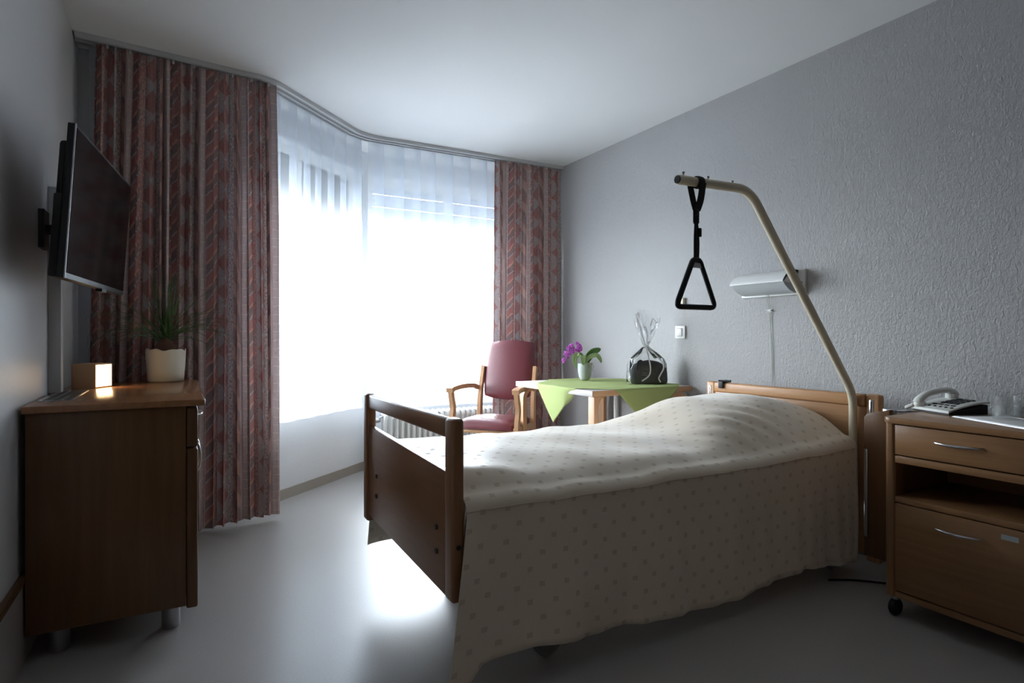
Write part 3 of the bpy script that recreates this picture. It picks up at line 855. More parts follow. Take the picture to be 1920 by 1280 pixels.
# trapeze handle with strap
t = Thing('trapeze_handle', 'black triangular grab handle hanging by a strap from bed pole', 'grab handle', (1.765, YP, 1.22))
hx = 1.768
bm = B()
tri = roundpath([(hx - .105, YP, 1.238), (hx + .11, YP, 1.238), (hx + .022, YP, 1.425), (hx - .015, YP, 1.425)], .028, 8, closed=True)
tube(bm, tri, .0098, 12, closed=True, flat=(1.0, 1.15)); t.part('grip', bm, M['black'], ang=60)
bm = B(); box(bm, hx - .022, hx + .028, YP - .006, YP + .006, 1.392, 1.412, .002); t.part('strap_plate', bm, M['steel'])
bm = B()
def strap(pts, wd=.012, up=(0, 1, 0)):
    tube(bm, smoothpath(pts, 5), 1, 8, flat=(wd * 1.4, .0022), up=up)
loop = [(hx + .012 + .001 * cos(a), YP + .0225 * sin(a), 1.729 + .0225 * cos(a)) for a in [2 * PI * k / 20 for k in range(20)]]
tube(bm, loop, 1, 8, closed=True, flat=(.017, .0024), up=(1, 0, 0))
strap([(hx + .016, YP - .0225, 1.725), (hx + .014, YP - .012, 1.66), (hx + .004, YP - .004, 1.62)], .013, (1, 0, 0))
strap([(hx - .008, YP + .0225, 1.725), (hx - .004, YP + .010, 1.66), (hx + .002, YP + .002, 1.62)], .012, (1, 0, 0))
strap([(hx + .003, YP, 1.63), (hx + .002, YP, 1.57)], .012, (1, 0, 0))
strap([(hx + .000, YP - .003, 1.58), (hx - .006, YP - .004, 1.50), (hx - .004, YP - .003, 1.402)], .007, (1, 0, 0))
strap([(hx + .006, YP + .003, 1.58), (hx + .014, YP + .003, 1.50), (hx + .012, YP + .003, 1.428)], .007, (1, 0, 0))
box(bm, hx - .008, hx + .012, YP - .007, YP + .007, 1.565, 1.60, .003)
t.part('strap', bm, M['blackfab'], ang=60)
bm = B(); box(bm, hx + .010, hx + .026, YP - .008, YP + .006, 1.515, 1.55, .003); t.part('buckle', bm, M['black'])

# bedspread
X0, X1 = .766, 2.80
def top_z(x, y):
    v = (y - 1.69) / .92                       # 0 near, 1 far
    base = .632 + .030 * sin(PI * min(max(v, 0), 1)) ** .6 + .012 * v
    base -= .022 * math.exp(-((y - 1.69) / .07) ** 2)
    fg = math.exp(-((x - .76) / .22) ** 2)
    base += fg * (.022 + .034 * math.exp(-(v / .2) ** 2) - .012 * max(0, v)) - .05 * fg * math.exp(-((y - 1.68) / .07) ** 2)
    dx = abs((x - 2.47) / .56); dy = abs((y - 2.17) / .52)
    pz = 0
    if dx < 1 and dy < 1:
        pz = .140 * (0.5 + .5 * cos(PI * dx ** 1.5)) * (0.5 + .5 * cos(PI * dy ** 1.8))
    base += pz + .028 * min(1, max(0, (x - 2.35) / .35)) ** 1.5 * (1 - .5 * max(0, v))
    base += .0035 * sin(x * 9 + y * 14) + .003 * sin(x * 17 - y * 8) + .002 * sin(x * 31 + y * 5)
    # creases running down from the pillow
    if x > 1.9: base += .007 * math.exp(-((y - 1.86) / .10) ** 2) * sin(x * 55 + y * 40) * math.exp(-((x - 2.3) / .22) ** 2)
    return base
def hem_z(x):
    P = [(.775, .035), (.83, .085), (.87, .140), (.95, .152), (1.06, .147), (1.19, .132), (1.34, .129), (1.6, .11), (1.82, .095), (1.95, .10), (2.16, .118), (2.38, .136), (2.5, .118), (2.62, .104), (2.8, .104)]
    for (a, za), (b, zb) in zip(P, P[1:]):
        if x <= b: return max(.02, za + (zb - za) * (x - a) / (b - a) - .028)
    return P[-1][1] - .028
def near_side(x, h):
    """h from 0 at the mattress edge to 1 at the hem"""
    g = .5 + .5 * max(0, min(1, (x - 1.9) / .5))
    wave = (.010 * sin(x * 15 + .6) + .005 * sin(x * 37 + 1.2) + .004 * g * sin(x * 64) + .004 * sin(x * 12 + 4 * h)) * h ** .8
    corner = math.exp(-((x - X0) / .10) ** 2)
    y = 1.644 - .018 * h + wave * (1 - .6 * corner) - .012 * corner * h
    xs = -.085 * h ** 1.1 * math.exp(-((x - X0) / .16) ** 2)
    z0 = .577 + (top_z(x, 1.70) - .618) * .5
    zz = z0 + (hem_z(x) - z0) * h
    xs -= .055 * h * max(0, (x - 2.68) / .12) if x > 2.68 else 0
    return Vector((x + xs, y, zz))
prof = []
NT, NS, NF = 46, 26, 14
def spread_pt(x, j):
    if j < NF:                                  # far side, from hem up
        h = 1 - j / NF
        zt = top_z(x, 2.60) - .03
        return Vector((x - .03 * h * math.exp(-((x - X0) / .1) ** 2), 2.625 + .012 * sin(x * 24) * h + .02 * h, zt + (.19 - zt) * h))
    j -= NF
    if j <= NT:
        v = j / NT; y = 2.61 - (2.61 - 1.705) * v
        z = top_z(x, y)
        return Vector((x, y, z - .028 * math.exp(-((y - 2.61) / .02) ** 2)))
    j -= NT
    if j <= 5:
        a = PI / 2 * j / 5; z1 = top_z(x, 1.705); nx = near_side(x, 0)
        return Vector((x, 1.705 - (1.705 - nx.y) * sin(a), nx.z + (z1 - nx.z) * cos(a)))
    return near_side(x, (j - 5) / NS)
NJ = NF + NT + 5 + NS; NI = 150
bm = B(); ul = bm.loops.layers.uv.verify(); V = []; UVv = []
for i in range(NI + 1):
    x = X0 + (X1 - X0) * max(0, i - 1) / (NI - 1); col = []; acc = 0; prev = None; us = []
    for j in range(NJ + 1):
        p = spread_pt(x, j)
        if i == 0 and NF <= j <= NF + NT + 4: p = p + Vector((-.003, 0, -.16 * min(1, (j - NF) / 3, (NF + NT + 4 - j) / 3)))
        if prev is not None: acc += (p - prev).length
        prev = p; us.append(acc); col.append(bm.verts.new(p))
    mid = us[NF + NT + 5]; V.append(col); UVv.append([u - mid for u in us])
UX = [0]
for i in range(1, NI + 1):
    UX.append(UX[-1] + (V[i][NF + NT // 2].co - V[i - 1][NF + NT // 2].co).length)
for i in range(NI):
    for j in range(NJ):
        fc = bm.faces.new((V[i][j], V[i + 1][j], V[i + 1][j + 1], V[i][j + 1]))
        for lp, (a_, b_) in zip(fc.loops, ((i, j), (i + 1, j), (i + 1, j + 1), (i, j + 1))):
            lp[ul].uv = (UX[a_], UVv[a_][b_] + 2)
t = Thing('bedspread', 'cream bedspread woven with small taupe marks draped over the bed', 'bedspread', (1.8, 2.1, .62))
o = t.part('spread_cloth', bm, M['spread'], ang=80)
md = o.modifiers.new('thickness', 'SOLIDIFY'); md.thickness = .004; md.offset = -1
bm = B(); tube(bm, [spread_pt(X0 + (X1 - X0) * i / 120, NF + NT + 5) + Vector((0, -.002, .004)) for i in range(121)], .0016, 6); t.part('seam', bm, M['seam'])
bm = B(); tube(bm, [near_side(X0 + (X1 - X0) * i / 120, .955) + Vector((0, -.0015, 0)) for i in range(121)], .0011, 5); t.part('hem', bm, M['spread'])
# clip on the headboard
bm = B(); box(bm, 2.826, 2.888, 2.455, 2.50, .849, .856, .002); box(bm, 2.820, 2.828, 2.46, 2.495, .815, .856, .002); tube(bm, [(2.83, 2.45, .862), (2.83, 2.41, .862)], .006, 8); tube(bm, [(2.83, 2.50, .860), (2.83, 2.41, .862)], .004, 8)
single('holder_clip', bm, M['black'], 'small black plastic holder clip on top of headboard', 'clip', (2.85, 2.47, .85))
# cable on the floor
bm = B(); tube(bm, smoothpath([(2.60, 1.66, .006), (2.70, 1.60, .006), (2.80, 1.50, .006), (2.90, 1.42, .006), (2.98, 1.46, .006), (3.04, 1.60, .006)]), .0045, 8)
single('power_cable', bm, M['black'], 'black power cable lying on floor between bed and bedside cabinet', 'cable', (2.8, 1.5, 0))

# ------------------------------------------------------------------ bedside cabinet
t = Thing('bedside_cabinet', 'beech bedside cabinet on castors with open shelf', 'bedside cabinet', (2.75, 1.08, 0))
bx0, bx1, by0, by1 = 2.49, 2.96, .80, 1.352
def rounded_top(z0, z1, x0, x1, y0, y1, r, n=7):
    pts = []
    for (cx, cy, a0) in ((x1 - .01, y1 - .01, 0), (x0 + r, y1 - r, 90), (x0 + r, y0 + r, 180), (x1 - .01, y0 + .01, 270)):
        rr = r if cx < x1 - .02 else .01
        for k in range(n): a = R(a0 + 90 * k / (n - 1)); pts.append((cx + rr * cos(a), cy + rr * sin(a), z0))
    return pts
bm = B(); prism(bm, rounded_top(.776, .80, bx0 - .012, bx1 + .01, by0 - .008, by1 + .008, .035), (0, 0, .0235), .003); t.part('top', bm, M['bsy'])
bm = B(); prism(bm, rounded_top(.083, .083, bx0, bx0 + .07, by1 - .038, by1, .014), (0, 0, .693)); box(bm, bx0 + .06, bx1, by1 - .019, by1, .083, .776); t.part('side_panel', bm, M['bsz'])
bm = B(); prism(bm, rounded_top(.083, .083, bx0, bx0 + .07, by0, by0 + .038, .014), (0, 0, .693)); box(bm, bx0 + .06, bx1, by0, by0 + .019, .083, .776); t.part('side_panel', bm, M['bsz'])
iy0, iy1 = by0 + .038, by1 - .038
bm = B(); box(bm, bx1 - .015, bx1, by0 + .019, by1 - .019, .10, .776); t.part('back_panel', bm, M['bsin'], smooth=False)
bm = B(); box(bm, bx0 + .002, bx1 - .015, iy0, iy1, .620, .648, .002); t.part('shelf', bm, M['bsy'])
bm = B(); box(bm, bx0 + .002, bx1 - .015, iy0, iy1, .463, .486, .002); t.part('shelf', bm, M['bsy'])
bm = B(); box(bm, bx0 + .0, bx1 - .015, iy0, iy1, .083, .108, .004); t.part('bottom_board', bm, M['bsy'])
bm = B(); box(bm, bx0 - .001, bx0 + .018, iy0 + .002, iy1 - .002, .654, .771, .0015); d1 = t.part('drawer', bm, M['bsy'])
bm = B(); box(bm, bx0 - .001, bx0 + .018, iy0 + .002, iy1 - .002, .114, .459, .0015); d2 = t.part('door', bm, M['bsy'])
def bow(z, yc, half=.075):
    b_ = B(); P = [(bx0 - .001, yc + half, z), (bx0 - .016, yc + half * .8, z - .002), (bx0 - .026, yc, z - .004), (bx0 - .016, yc - half * .8, z - .002), (bx0 - .001, yc - half, z)]
    sp = smoothpath(P, 6); m_ = len(sp) - 1
    tube(b_, sp, [.0026 + .0026 * sin(PI * i / m_) for i in range(len(sp))], 10); return b_
t.part('handle', bow(.724, 1.095), M['chrome'], parent=d1)
t.part('handle', bow(.402, 1.093), M['chrome'], parent=d2)
bm = B(); box(bm, bx0 - .0022, bx0 - .0009, .912, .962, .419, .437); st = t.part('sticker', bm, M['sticker'], parent=d2, smooth=False)
for (x, y) in ((bx0 + .03, by1 - .025), (bx0 + .03, by0 + .025), (bx1 - .04, by1 - .025), (bx1 - .04, by0 + .025)):
    bm = B(); lathe(bm, [(.0, -.014), (.028, -.014), (.034, -.008), (.034, .008), (.028, .014), (.0, .014)], (x, y, .034), 20, axis=1)
    bm2 = B(); cyl(bm2, (x, y, .06), (x, y, .084), .012); c_ = t.part('castor', bm, M['black']); t.part('castor_stem', bm2, M['steel'], parent=c_)

# ------------------------------------------------------------------ telephone
ph = Thing('telephone', 'ivory corded push-button telephone with black keys on bedside cabinet', 'telephone', (2.858, 1.288, .8005), rotz=R(-22), local=True)
# local x = depth (away from the user's front edge), y = width
PW, PD = .195, .19
def base_top(x, y): return .016 + .034 * (x / PD) ** .8
bm = B(); prism(bm, [(-PD / 2 + .006, -PW / 2 + .005, .0), (PD / 2 - .004, -PW / 2 + .005, 0), (PD / 2 - .004, -PW / 2 + .005, .040), (-PD / 2 + .006, -PW / 2 + .005, .010)], (0, PW - .01, 0), .002); ph.part('underside', bm, M['black'])
bm = B()
pts = [(-PD / 2, -PW / 2, .008), (-PD / 2, -PW / 2, .018)] + [(-PD / 2 + PD * k / 10, -PW / 2, .018 + .036 * sin(PI / 2 * k / 10)) for k in range(1, 11)]
pts += [(PD / 2, -PW / 2, .046)] + [(PD / 2 - PD * k / 10, -PW / 2, .010 + .036 * sin(PI / 2 * (1 - k / 10))) for k in range(1, 10)]
prism(bm, pts, (0, PW, 0), .002); body = ph.part('body', bm, M['phonewhite'])
def tz(x): return .018 + .036 * sin(PI / 2 * (x + PD / 2) / PD)
def key(x, y, sx, sy):
    b_ = B(); a = math.atan2(tz(x + .01) - tz(x - .01), .02)
    box(b_, -sx / 2, sx / 2, -sy / 2, sy / 2, -.002, .0035, .0012)
    bmesh.ops.rotate(b_, verts=b_.verts[:], cent=(0, 0, 0), matrix=Matrix.Rotation(-a, 3, 'Y'))
    bmesh.ops.translate(b_, verts=b_.verts[:], vec=(x, y, tz(x))); return b_
for r_ in range(4):
    for c in range(3): ph.part('key', key(-.014 + r_ * .024, .008 - c * .029, .017, .023), M['black'], parent=body)
for c in range(4): ph.part('key', key(-.040, .028 - c * .030, .008, .020), M['black'], parent=body)
for c in range(5): ph.part('key', key(-.064, .032 - c * .028, .009, .010), M['black'], parent=body)
bm = B()
hs = smoothpath([(-.088, .068, .034), (-.078, .068, .050), (-.045, .068, .071), (.0, .068, .082), (.045, .068, .087), (.078, .068, .080), (.09, .068, .066)], 5)
nn = len(hs)
tube(bm, hs, [.017 + .005 * abs(2 * i / (nn - 1) - 1) ** 2 for i in range(nn)], 16, flat=(.75, 1.05), up=(0, 0, 1))
for (x, z) in ((-.078, .034), (.078, .064)):
    lathe(bm, [(.0, -.016), (.020, -.016), (.024, -.008), (.022, .008), (.010, .014)], (x, .068, z), 18)
ph.part('handset', bm, M['phonewhite'], ang=60)
bm = B(); coil = []
for k in range(120):
    a = 2 * PI * k / 8; s = k / 120
    c0 = Vector((-.095 - .004 * sin(PI * s), .078 + .045 * s, .026 - .018 * s))
    coil.append(c0 + Vector((cos(a) * .0065, 0, sin(a) * .0065)))
tube(bm, coil, .0018, 5); ph.part('coiled_cord', bm, M['phonewhite'])

# tray, napkin, tumblers
tdir = Vector((-.147, -.285, 0)).normalized(); tn = Vector((-tdir.y, tdir.x, 0)) if -tdir.y > 0 else Vector((tdir.y, -tdir.x, 0))
tn = Vector((.889, -.458, 0))
tp = Vector((2.694, 1.204, 0))
bm = B(); q = [tp, tp + tdir * .40, tp + tdir * .40 + tn * .20, tp + tn * .20]
q[1] = tp + tdir * .36; q[2] = tp + tdir * .36 + tn * .20
prism(bm, [(p.x, p.y, .8012) for p in q], (0, 0, .003), .001)
qq = [Vector((p.x, p.y, .8062)) for p in q]; tube(bm, roundpath(qq, .02, 4, closed=True), .0016, 6, closed=True)
single('tray', bm, M['steel'], 'thin metal serving tray on the bedside cabinet top', 'tray', (2.7, 1.0, .8012))
bm = B(); q = [tp + tdir * .035 + tn * .010, tp + tdir * .345 + tn * .010, tp + tdir * .345 + tn * .185, tp + tdir * .035 + tn * .185]
prism(bm, [(p.x, p.y, .8046) for p in q], (0, 0, .0035), .0008)
single('napkin', bm, M['paper'], 'folded white paper napkin lining the metal tray', 'napkin', (2.7, 1.0, .8046))
gc = Vector((2.745, 1.045, .8083))
bm = B(); lathe(bm, [(.0, 0), (.040, 0), (.0425, .003), (.0435, .054), (.0412, .054), (.0402, .006), (.0, .005)], gc, 36)
single('tumbler', bm, M['tumbler'], 'clear glass tumbler standing on the tray, lower of two', 'glass', gc, 'stacked tumblers')
bm = B(); lathe(bm, [(.0, .0065), (.034, .0065), (.0365, .009), (.0375, .088), (.0355, .088), (.0345, .013), (.0, .012)], gc, 36)
single('tumbler', bm, M['tumbler'], 'slimmer clear tumbler nested inside and rising above the other', 'glass', gc + Vector((0, 0, .0065)), 'stacked tumblers')

# ------------------------------------------------------------------ overbed lamp
t = Thing('wall_lamp', 'white curved overbed lamp fixed to right wall above headboard', 'lamp', (3.07, 2.31, 1.43))
y0, y1 = 2.135, 2.50
bm = B(); box(bm, 3.062, 3.0795, 2.095, 2.525, 1.362, 1.505, .002); t.part('back_plate', bm, M['white'])
hood = [(3.062, 1.503), (3.03, 1.503), (2.99, 1.494), (2.955, 1.474), (2.935, 1.452), (2.925, 1.440), (2.925, 1.432), (2.935, 1.434), (2.945, 1.446), (2.965, 1.464), (3.0, 1.482), (3.062, 1.488)]
bm = B(); prism(bm, [(x, y0, z) for x, z in hood], (0, y1 - y0, 0)); prism(bm, [(x, y0, z) for x, z in ((3.062, 1.503), (3.03, 1.503), (2.99, 1.494), (2.955, 1.474), (2.935, 1.452), (2.926, 1.433), (3.062, 1.42))], (0, .004, 0)); t.part('hood', bm, M['white'], ang=40)
dif = [(3.062, 1.372), (3.03, 1.374), (2.99, 1.388), (2.955, 1.412), (2.936, 1.434), (2.95, 1.444), (3.0, 1.455), (3.062, 1.455)]
bm = B(); prism(bm, [(x, y0 + .006, z) for x, z in dif], (0, y1 - y0 - .012, 0)); t.part('diffuser', bm, M['acrylic'], ang=40)
bm = B(); lathe(bm, [(.004, 0), (.004, .002)], (3.060, 2.113, 1.43), 10, axis=0); t.part('screw', bm, M['dark'])
bm = B()
for dy in (0, .014):
    tube(bm, [(3.055, 2.325 + dy, 1.375), (3.072, 2.325 + dy * .6, 1.28), (3.074, 2.32 - dy * .6, 1.05), (3.074, 2.312, .862 - dy)], .0012, 5)
t.part('pull_cord', bm, plain('pale green cord', srgb(150, 160, 130), .8))
bm = B(); box(bm, 3.068, 3.08, 2.318, 2.338, 1.268, 1.286, .003); tube(bm, [(3.066, 2.355, 1.285), (3.066, 2.30, 1.268)], .0018, 6); tube(bm, [(3.066, 2.35, 1.266), (3.066, 2.305, 1.288)], .0018, 6)
single('cord_hook', bm, M['white'], 'tiny white cord hook on wall below the overbed lamp', 'hook', (3.075, 2.328, 1.277))

# light switch, wall holder
t = Thing('light_switch', 'white square light switch on right wall beside the gift bag', 'switch', (3.075, 3.055, 1.155))
bm = B(); box(bm, 3.069, 3.0795, 3.008, 3.102, 1.110, 1.200, .003); t.part('switch_plate', bm, M['white'])
bm = B(); box(bm, 3.064, 3.0695, 3.033, 3.085, 1.128, 1.182, .002); t.part('rocker', bm, M['white'])
bm = B(); box(bm, 3.0685, 3.0693, 3.031, 3.087, 1.126, 1.184); t.part('rocker_gap', bm, M['groove'], smooth=False)
t = Thing('handset_holder', 'narrow cream plastic wall holder seen through the grab handle', 'wall holder', (3.07, 3.03, 1.35))
bm = B(); box(bm, 3.055, 3.0795, 3.012, 3.045, 1.318, 1.395, .004); t.part('holder_body', bm, M['cream'])
bm = B(); lathe(bm, [(.005, 0), (.005, .0015)], (3.0535, 3.034, 1.337), 12, axis=0); t.part('screw', bm, M['black'])

# ------------------------------------------------------------------ table
TX0, TX1, TY0, TY1, TZ = 2.21, 3.055, 2.93, 3.88, .788
t = Thing('side_table', 'square bentwood table with grey white top against right wall', 'table', (2.63, 3.4, 0))
bm = B(); box(bm, TX0 + .003, TX1 - .003, TY0 + .003, TY1 - .003, TZ - .004, TZ, .001); t.part('table_top', bm, M['tabletop'])
bm = B(); box(bm, TX0, TX0 + .006, TY0, TY1, TZ - .036, TZ - .0005, .001); box(bm, TX0 + .006, TX1, TY0 + .006, TY1, TZ - .036, TZ - .004, .001); t.part('tabletop_edge', bm, M['tabletop'])
bm = B(); box(bm, TX0 + .001, TX1, TY0, TY0 + .0055, TZ - .036, TZ - .0005, .001); t.part('front_edging', bm, M['birchx'])
for (x, y, sx) in ((TX0 + .030, TY0 + .03, 1), (TX0 + .045, TY1 - .03, 1), (TX1 - .045, TY0 + .03, -1), (TX1 - .045, TY1 - .03, -1)):
    bm = B()
    if x < 2.6 and y < 3.4:
        box(bm, x - .016, x + .016, y - .031, y + .031, 0, TZ - .037, .002); prism(bm, [(x + .015, y - .031, TZ - .037), (x + .07, y - .031, TZ - .037), (x + .035, y - .031, TZ - .055), (x + .015, y - .031, TZ - .09)], (0, .062, 0))
    else:
        rect_sweep(bm, roundpath([(x, y, 0), (x, y, TZ - .054), (x + sx * .20, y, TZ - .054)], .08, 10), (0, 1, 0), .062, .032)
    t.part('leg', bm, M['birch'])

# green cloth, laid diagonally
cc = Vector((2.66, 3.34)); hd = .91            # centre and half diagonal
half_l, half_f = None, None
def cloth_pt(u, v):
    # u,v in -1..1 along the two cloth edges; rotate 45 degrees
    x = (u - v) * .5; y = (u + v) * .5
    X = cc.x + x * .70; Y = cc.y + y * .68
    z = TZ + .0035 + .0012 * sin(9 * X + 5 * Y) + .001 * sin(23 * Y)
    if X < TX0 - .004:
        d = TX0 - .004 - X; z -= d; X = TX0 - .006 - .03 * d - .02 * d * sin(14 * (Y - 3.3))
        if Y < 3.22: X += (3.22 - Y) * .8 * min(1, d * 9)
    if Y < TY0 - .004:
        d = TY0 - .004 - Y; z -= d; Y = TY0 - .006 - .03 * d - .03 * d * sin(16 * (X - 2.6))
    if Y > TY1 + .004:
        d = Y - TY1 - .004; z -= d; Y = TY1 + .006 + .03 * d
    if X > TX1 + .004:
        d = X - TX1 - .004; z -= d; X = TX1 + .006
    return Vector((X, Y, z))
bm = B(); grid(bm, 70, 70, lambda a, b: cloth_pt(2 * a - 1, 2 * b - 1))
o = single('tablecloth', bm, M['green'], 'lime green cloth laid diagonally on the table, corners hanging down', 'tablecloth', (2.7, 3.39, TZ), ang=60)
md = o.modifiers.new('thickness', 'SOLIDIFY'); md.thickness = .0014; md.offset = 1
TS = TZ + .0075

# orchid
oc = Vector((2.675, 3.64, TS))
t = Thing('potted_orchid', 'magenta orchid in small grey pot on the green cloth', 'plant', oc)
bm = B(); lathe(bm, [(.0, 0), (.024, 0), (.036, .008), (.046, .03), (.052, .07), (.053, .128), (.050, .128), (.047, .11), (.0, .108)], oc, 32); t.part('pot', bm, M['potgrey'], ang=50)
bm = B(); lathe(bm, [(.0, .118), (.047, .112)], oc, 16, wob=lambda a, i: .004 * sin(5 * a)); t.part('bark', bm, M['soil'])
VR = Vector((cos(R(29.3)), -sin(R(29.3)), 0)); VD = Vector((sin(R(29.3)), cos(R(29.3)), 0))
def leafm(pts, wid, fold=.25, side=None):
    P = smoothpath(pts, 5); n = len(P); b_ = B()
    side = side or VR
    rows = []
    for i, p in enumerate(P):
        s = i / (n - 1); w_ = wid * (sin(PI * min(.999, (s * .93 + .07))) ** .55)
        tt = (P[min(i + 1, n - 1)] - P[max(i - 1, 0)]).normalized(); sd = (side - tt * tt.dot(side)).normalized(); nn = tt.cross(sd)
        rows.append([b_.verts.new(p + sd * (w_ * k) + nn * (fold * w_ * abs(k))) for k in (-1, -.5, 0, .5, 1)])
    for a_, b2 in zip(rows, rows[1:]):
        for k in range(4): b_.faces.new((a_[k], a_[k + 1], b2[k + 1], b2[k]))
    return b_
def rel(r_, d_, z_): return oc + VR * r_ + VD * d_ + Vector((0, 0, z_))
UPV = Vector((0, 0, 1))
for pts, wd, mt, sd in (
    ([rel(.0, 0, .12), rel(.025, .01, .17), rel(.07, .015, .215), rel(.125, .02, .235)], .030, 'leaf', UPV),
    ([rel(.0, 0, .12), rel(.03, -.01, .17), rel(.08, -.02, .19), rel(.11, -.02, .165), rel(.122, -.02, .13)], .017, 'leafpale', UPV),
    ([rel(.0, 0, .12), rel(-.03, -.01, .185), rel(-.062, -.02, .195), rel(-.078, -.02, .15), rel(-.066, -.03, .09)], .020, 'leafpale', VR),
    ([rel(-.005, -.01, .12), rel(-.012, -.03, .175), rel(-.020, -.05, .185), rel(-.018, -.062, .14), rel(-.012, -.058, .118)], .024, 'leafpale', VR)):
    o = t.part('leaf', leafm(pts, wd, side=sd), M[mt], ang=80)
    md = o.modifiers.new('thickness', 'SOLIDIFY'); md.thickness = .002
bm = B(); tube(bm, smoothpath([rel(.01, 0, .12), rel(-.02, 0, .19), rel(-.06, 0, .225), rel(-.10, 0, .245), rel(-.135, 0, .215)]), .0018, 6); t.part('flower_stem', bm, M['stem'])
bm = B(); tube(bm, smoothpath([rel(.03, 0, .12), rel(.045, 0, .17), rel(.055, 0, .215)]), .002, 6); t.part('support_stick', bm, M['stem'])
rnd = random.Random(9)
def flower(c, r_):
    ctr = (c - rel(0, .1, .1)).normalized(); nrm = (-VD + Vector((rnd.uniform(-.5, .5), rnd.uniform(-.3, .3), rnd.uniform(-.2, .5)))).normalized()
    s = nrm.orthogonal().normalized(); q = nrm.cross(s); b_ = B(); a0 = rnd.uniform(0, 2)
    for k in range(5):
        a = a0 + 2 * PI * k / 5; d_ = s * cos(a) + q * sin(a); e_ = nrm.cross(d_)
        c0 = b_.verts.new(c); l_ = b_.verts.new(c + d_ * r_ * .6 + e_ * r_ * .45 + nrm * r_ * .15); tip = b_.verts.new(c + d_ * r_ + nrm * r_ * .05); r2 = b_.verts.new(c + d_ * r_ * .6 - e_ * r_ * .45 + nrm * r_ * .15)
        m_ = b_.verts.new(c + d_ * r_ * .6 + nrm * r_ * .25)
        b_.faces.new((c0, l_, m_)); b_.faces.new((l_, tip, m_)); b_.faces.new((tip, r2, m_)); b_.faces.new((r2, c0, m_))
    o = t.part('flower', b_, M['petal'], ang=20)
    b_ = B(); bmesh.ops.create_icosphere(b_, subdivisions=1, radius=r_ * .28, matrix=Matrix.Translation(c + nrm * r_ * .25)); t.part('flower_lip', b_, M['petaldeep'], parent=o)
for k in range(44):
    s = rnd.random(); ax = -.025 - .14 * s
    z = .255 - .010 * (s * 3 - 1) ** 2 - .055 * s * s + rnd.uniform(-.032, .030)
    flower(rel(ax + .012 * rnd.uniform(-1, 1), rnd.uniform(-.03, .02), z), rnd.uniform(.013, .018))
for k in range(9):
    a = rnd.uniform(-.4, 1.6); s = rel(.03 * cos(a), -.035, .125)
    b_ = B(); tube(b_, smoothpath([s, s + VR * (.012 + .02 * rnd.random()) - VD * .02 + UPV * .004, s + VR * (.02 + .02 * rnd.random()) - VD * .025 - UPV * rnd.uniform(.02, .06)], 4), .0010, 5); t.part('aerial_root', b_, M['root'])

# gift bag
gc = Vector((2.862, 3.158, TS))
def rg(r_, d_, z_): return gc + VR * r_ + VD * d_ + Vector((0, 0, z_))
t = Thing('gift_bag', 'black pouch wrapped in clear cellophane with white ribbon on the table', 'gift', gc)
def blob(wx, wy, hz, zoff=0, sq=.35, top=.6, n=30, m_=14, rx=0):
    b_ = B(); rows = []
    for j in range(m_ + 1):
        v = j / m_; row = []
        zz = hz * v; k = (1 - max(0, (v - top) / (1 - top)) ** 2.2) ** .5 if v > top else 1
        k *= .94 + .06 * min(1, v * 8)
        for i in range(n):
            a = 2 * PI * i / n; ca, sa = cos(a), sin(a)
            ex = abs(ca) ** sq * (1 if ca > 0 else -1); ey = abs(sa) ** sq * (1 if sa > 0 else -1)
            row.append(b_.verts.new(rg(rx + ex * wx * max(k, .02), ey * wy * max(k, .02), zoff + zz)))
        rows.append(row)
    for a_, b2 in zip(rows, rows[1:]):
        for i in range(n): b_.faces.new((a_[i], a_[(i + 1) % n], b2[(i + 1) % n], b2[i]))
    b_.faces.new(rows[0][::-1]); b_.faces.new(rows[-1]); return b_
pouch = t.part('pouch', blob(.125, .045, .165, .001, .45, .45, rx=.008), M['bag'], ang=60)
b_ = B(); tube(b_, smoothpath([rg(-.085, -.045, .10), rg(-.078, -.052, .15), rg(-.055, -.052, .162), rg(-.045, -.047, .14)]), .006, 8); t.part('pouch_strap', b_, M['bag'])
def textbars(r0, z0, widths, hgt):
    b_ = B(); x = r0
    for w_ in widths:
        p = [rg(x, -.0465, z0), rg(x + w_, -.0465, z0), rg(x + w_, -.0465, z0 + hgt), rg(x, -.0465, z0 + hgt)]; prism(b_, p, -VD * .0008); x += w_ + .0022
    return b_
t.part('small_print', textbars(-.045, .073, [.006, .004, .005, .006, .003], .0035), M['paperwhite'], parent=pouch, smooth=False)
t.part('small_print', textbars(-.050, .060, [.005, .006, .004, .003, .006, .005], .0035), M['paperwhite'], parent=pouch, smooth=False)
rnd = random.Random(21)
b_ = B(); rows = []; n = 26
prof = [(.138, .060, .001), (.140, .064, .03), (.136, .062, .09), (.132, .060, .135), (.115, .052, .175), (.078, .038, .212), (.036, .020, .245), (.018, .014, .262), (.026, .018, .29), (.048, .028, .345), (.074, .034, .40), (.092, .034, .455), (.100, .030, .50)]
for j, (wx, wy, zz) in enumerate(prof):
    row = []
    for i in range(n):
        a = 2 * PI * i / n; ca, sa = cos(a), sin(a); q = .5 if j < 5 else .9
        jit = .0 if j == 0 else (.006 if j < 5 else .010 if j > 7 else .004)
        ex = abs(ca) ** q * (1 if ca > 0 else -1); ey = abs(sa) ** q * (1 if sa > 0 else -1)
        shift = -.005 if j < 6 else -.01 - .0 * j
        zz2 = zz + (rnd.uniform(-.035, .03) if j == len(prof) - 1 else rnd.uniform(-jit, jit) * .6)
        if j > 8 and ca > .3: zz2 -= .045 * (j - 8) / 4
        row.append(b_.verts.new(rg(shift + ex * wx + rnd.uniform(-jit, jit), ey * wy + rnd.uniform(-jit, jit), zz2)))
    rows.append(row)
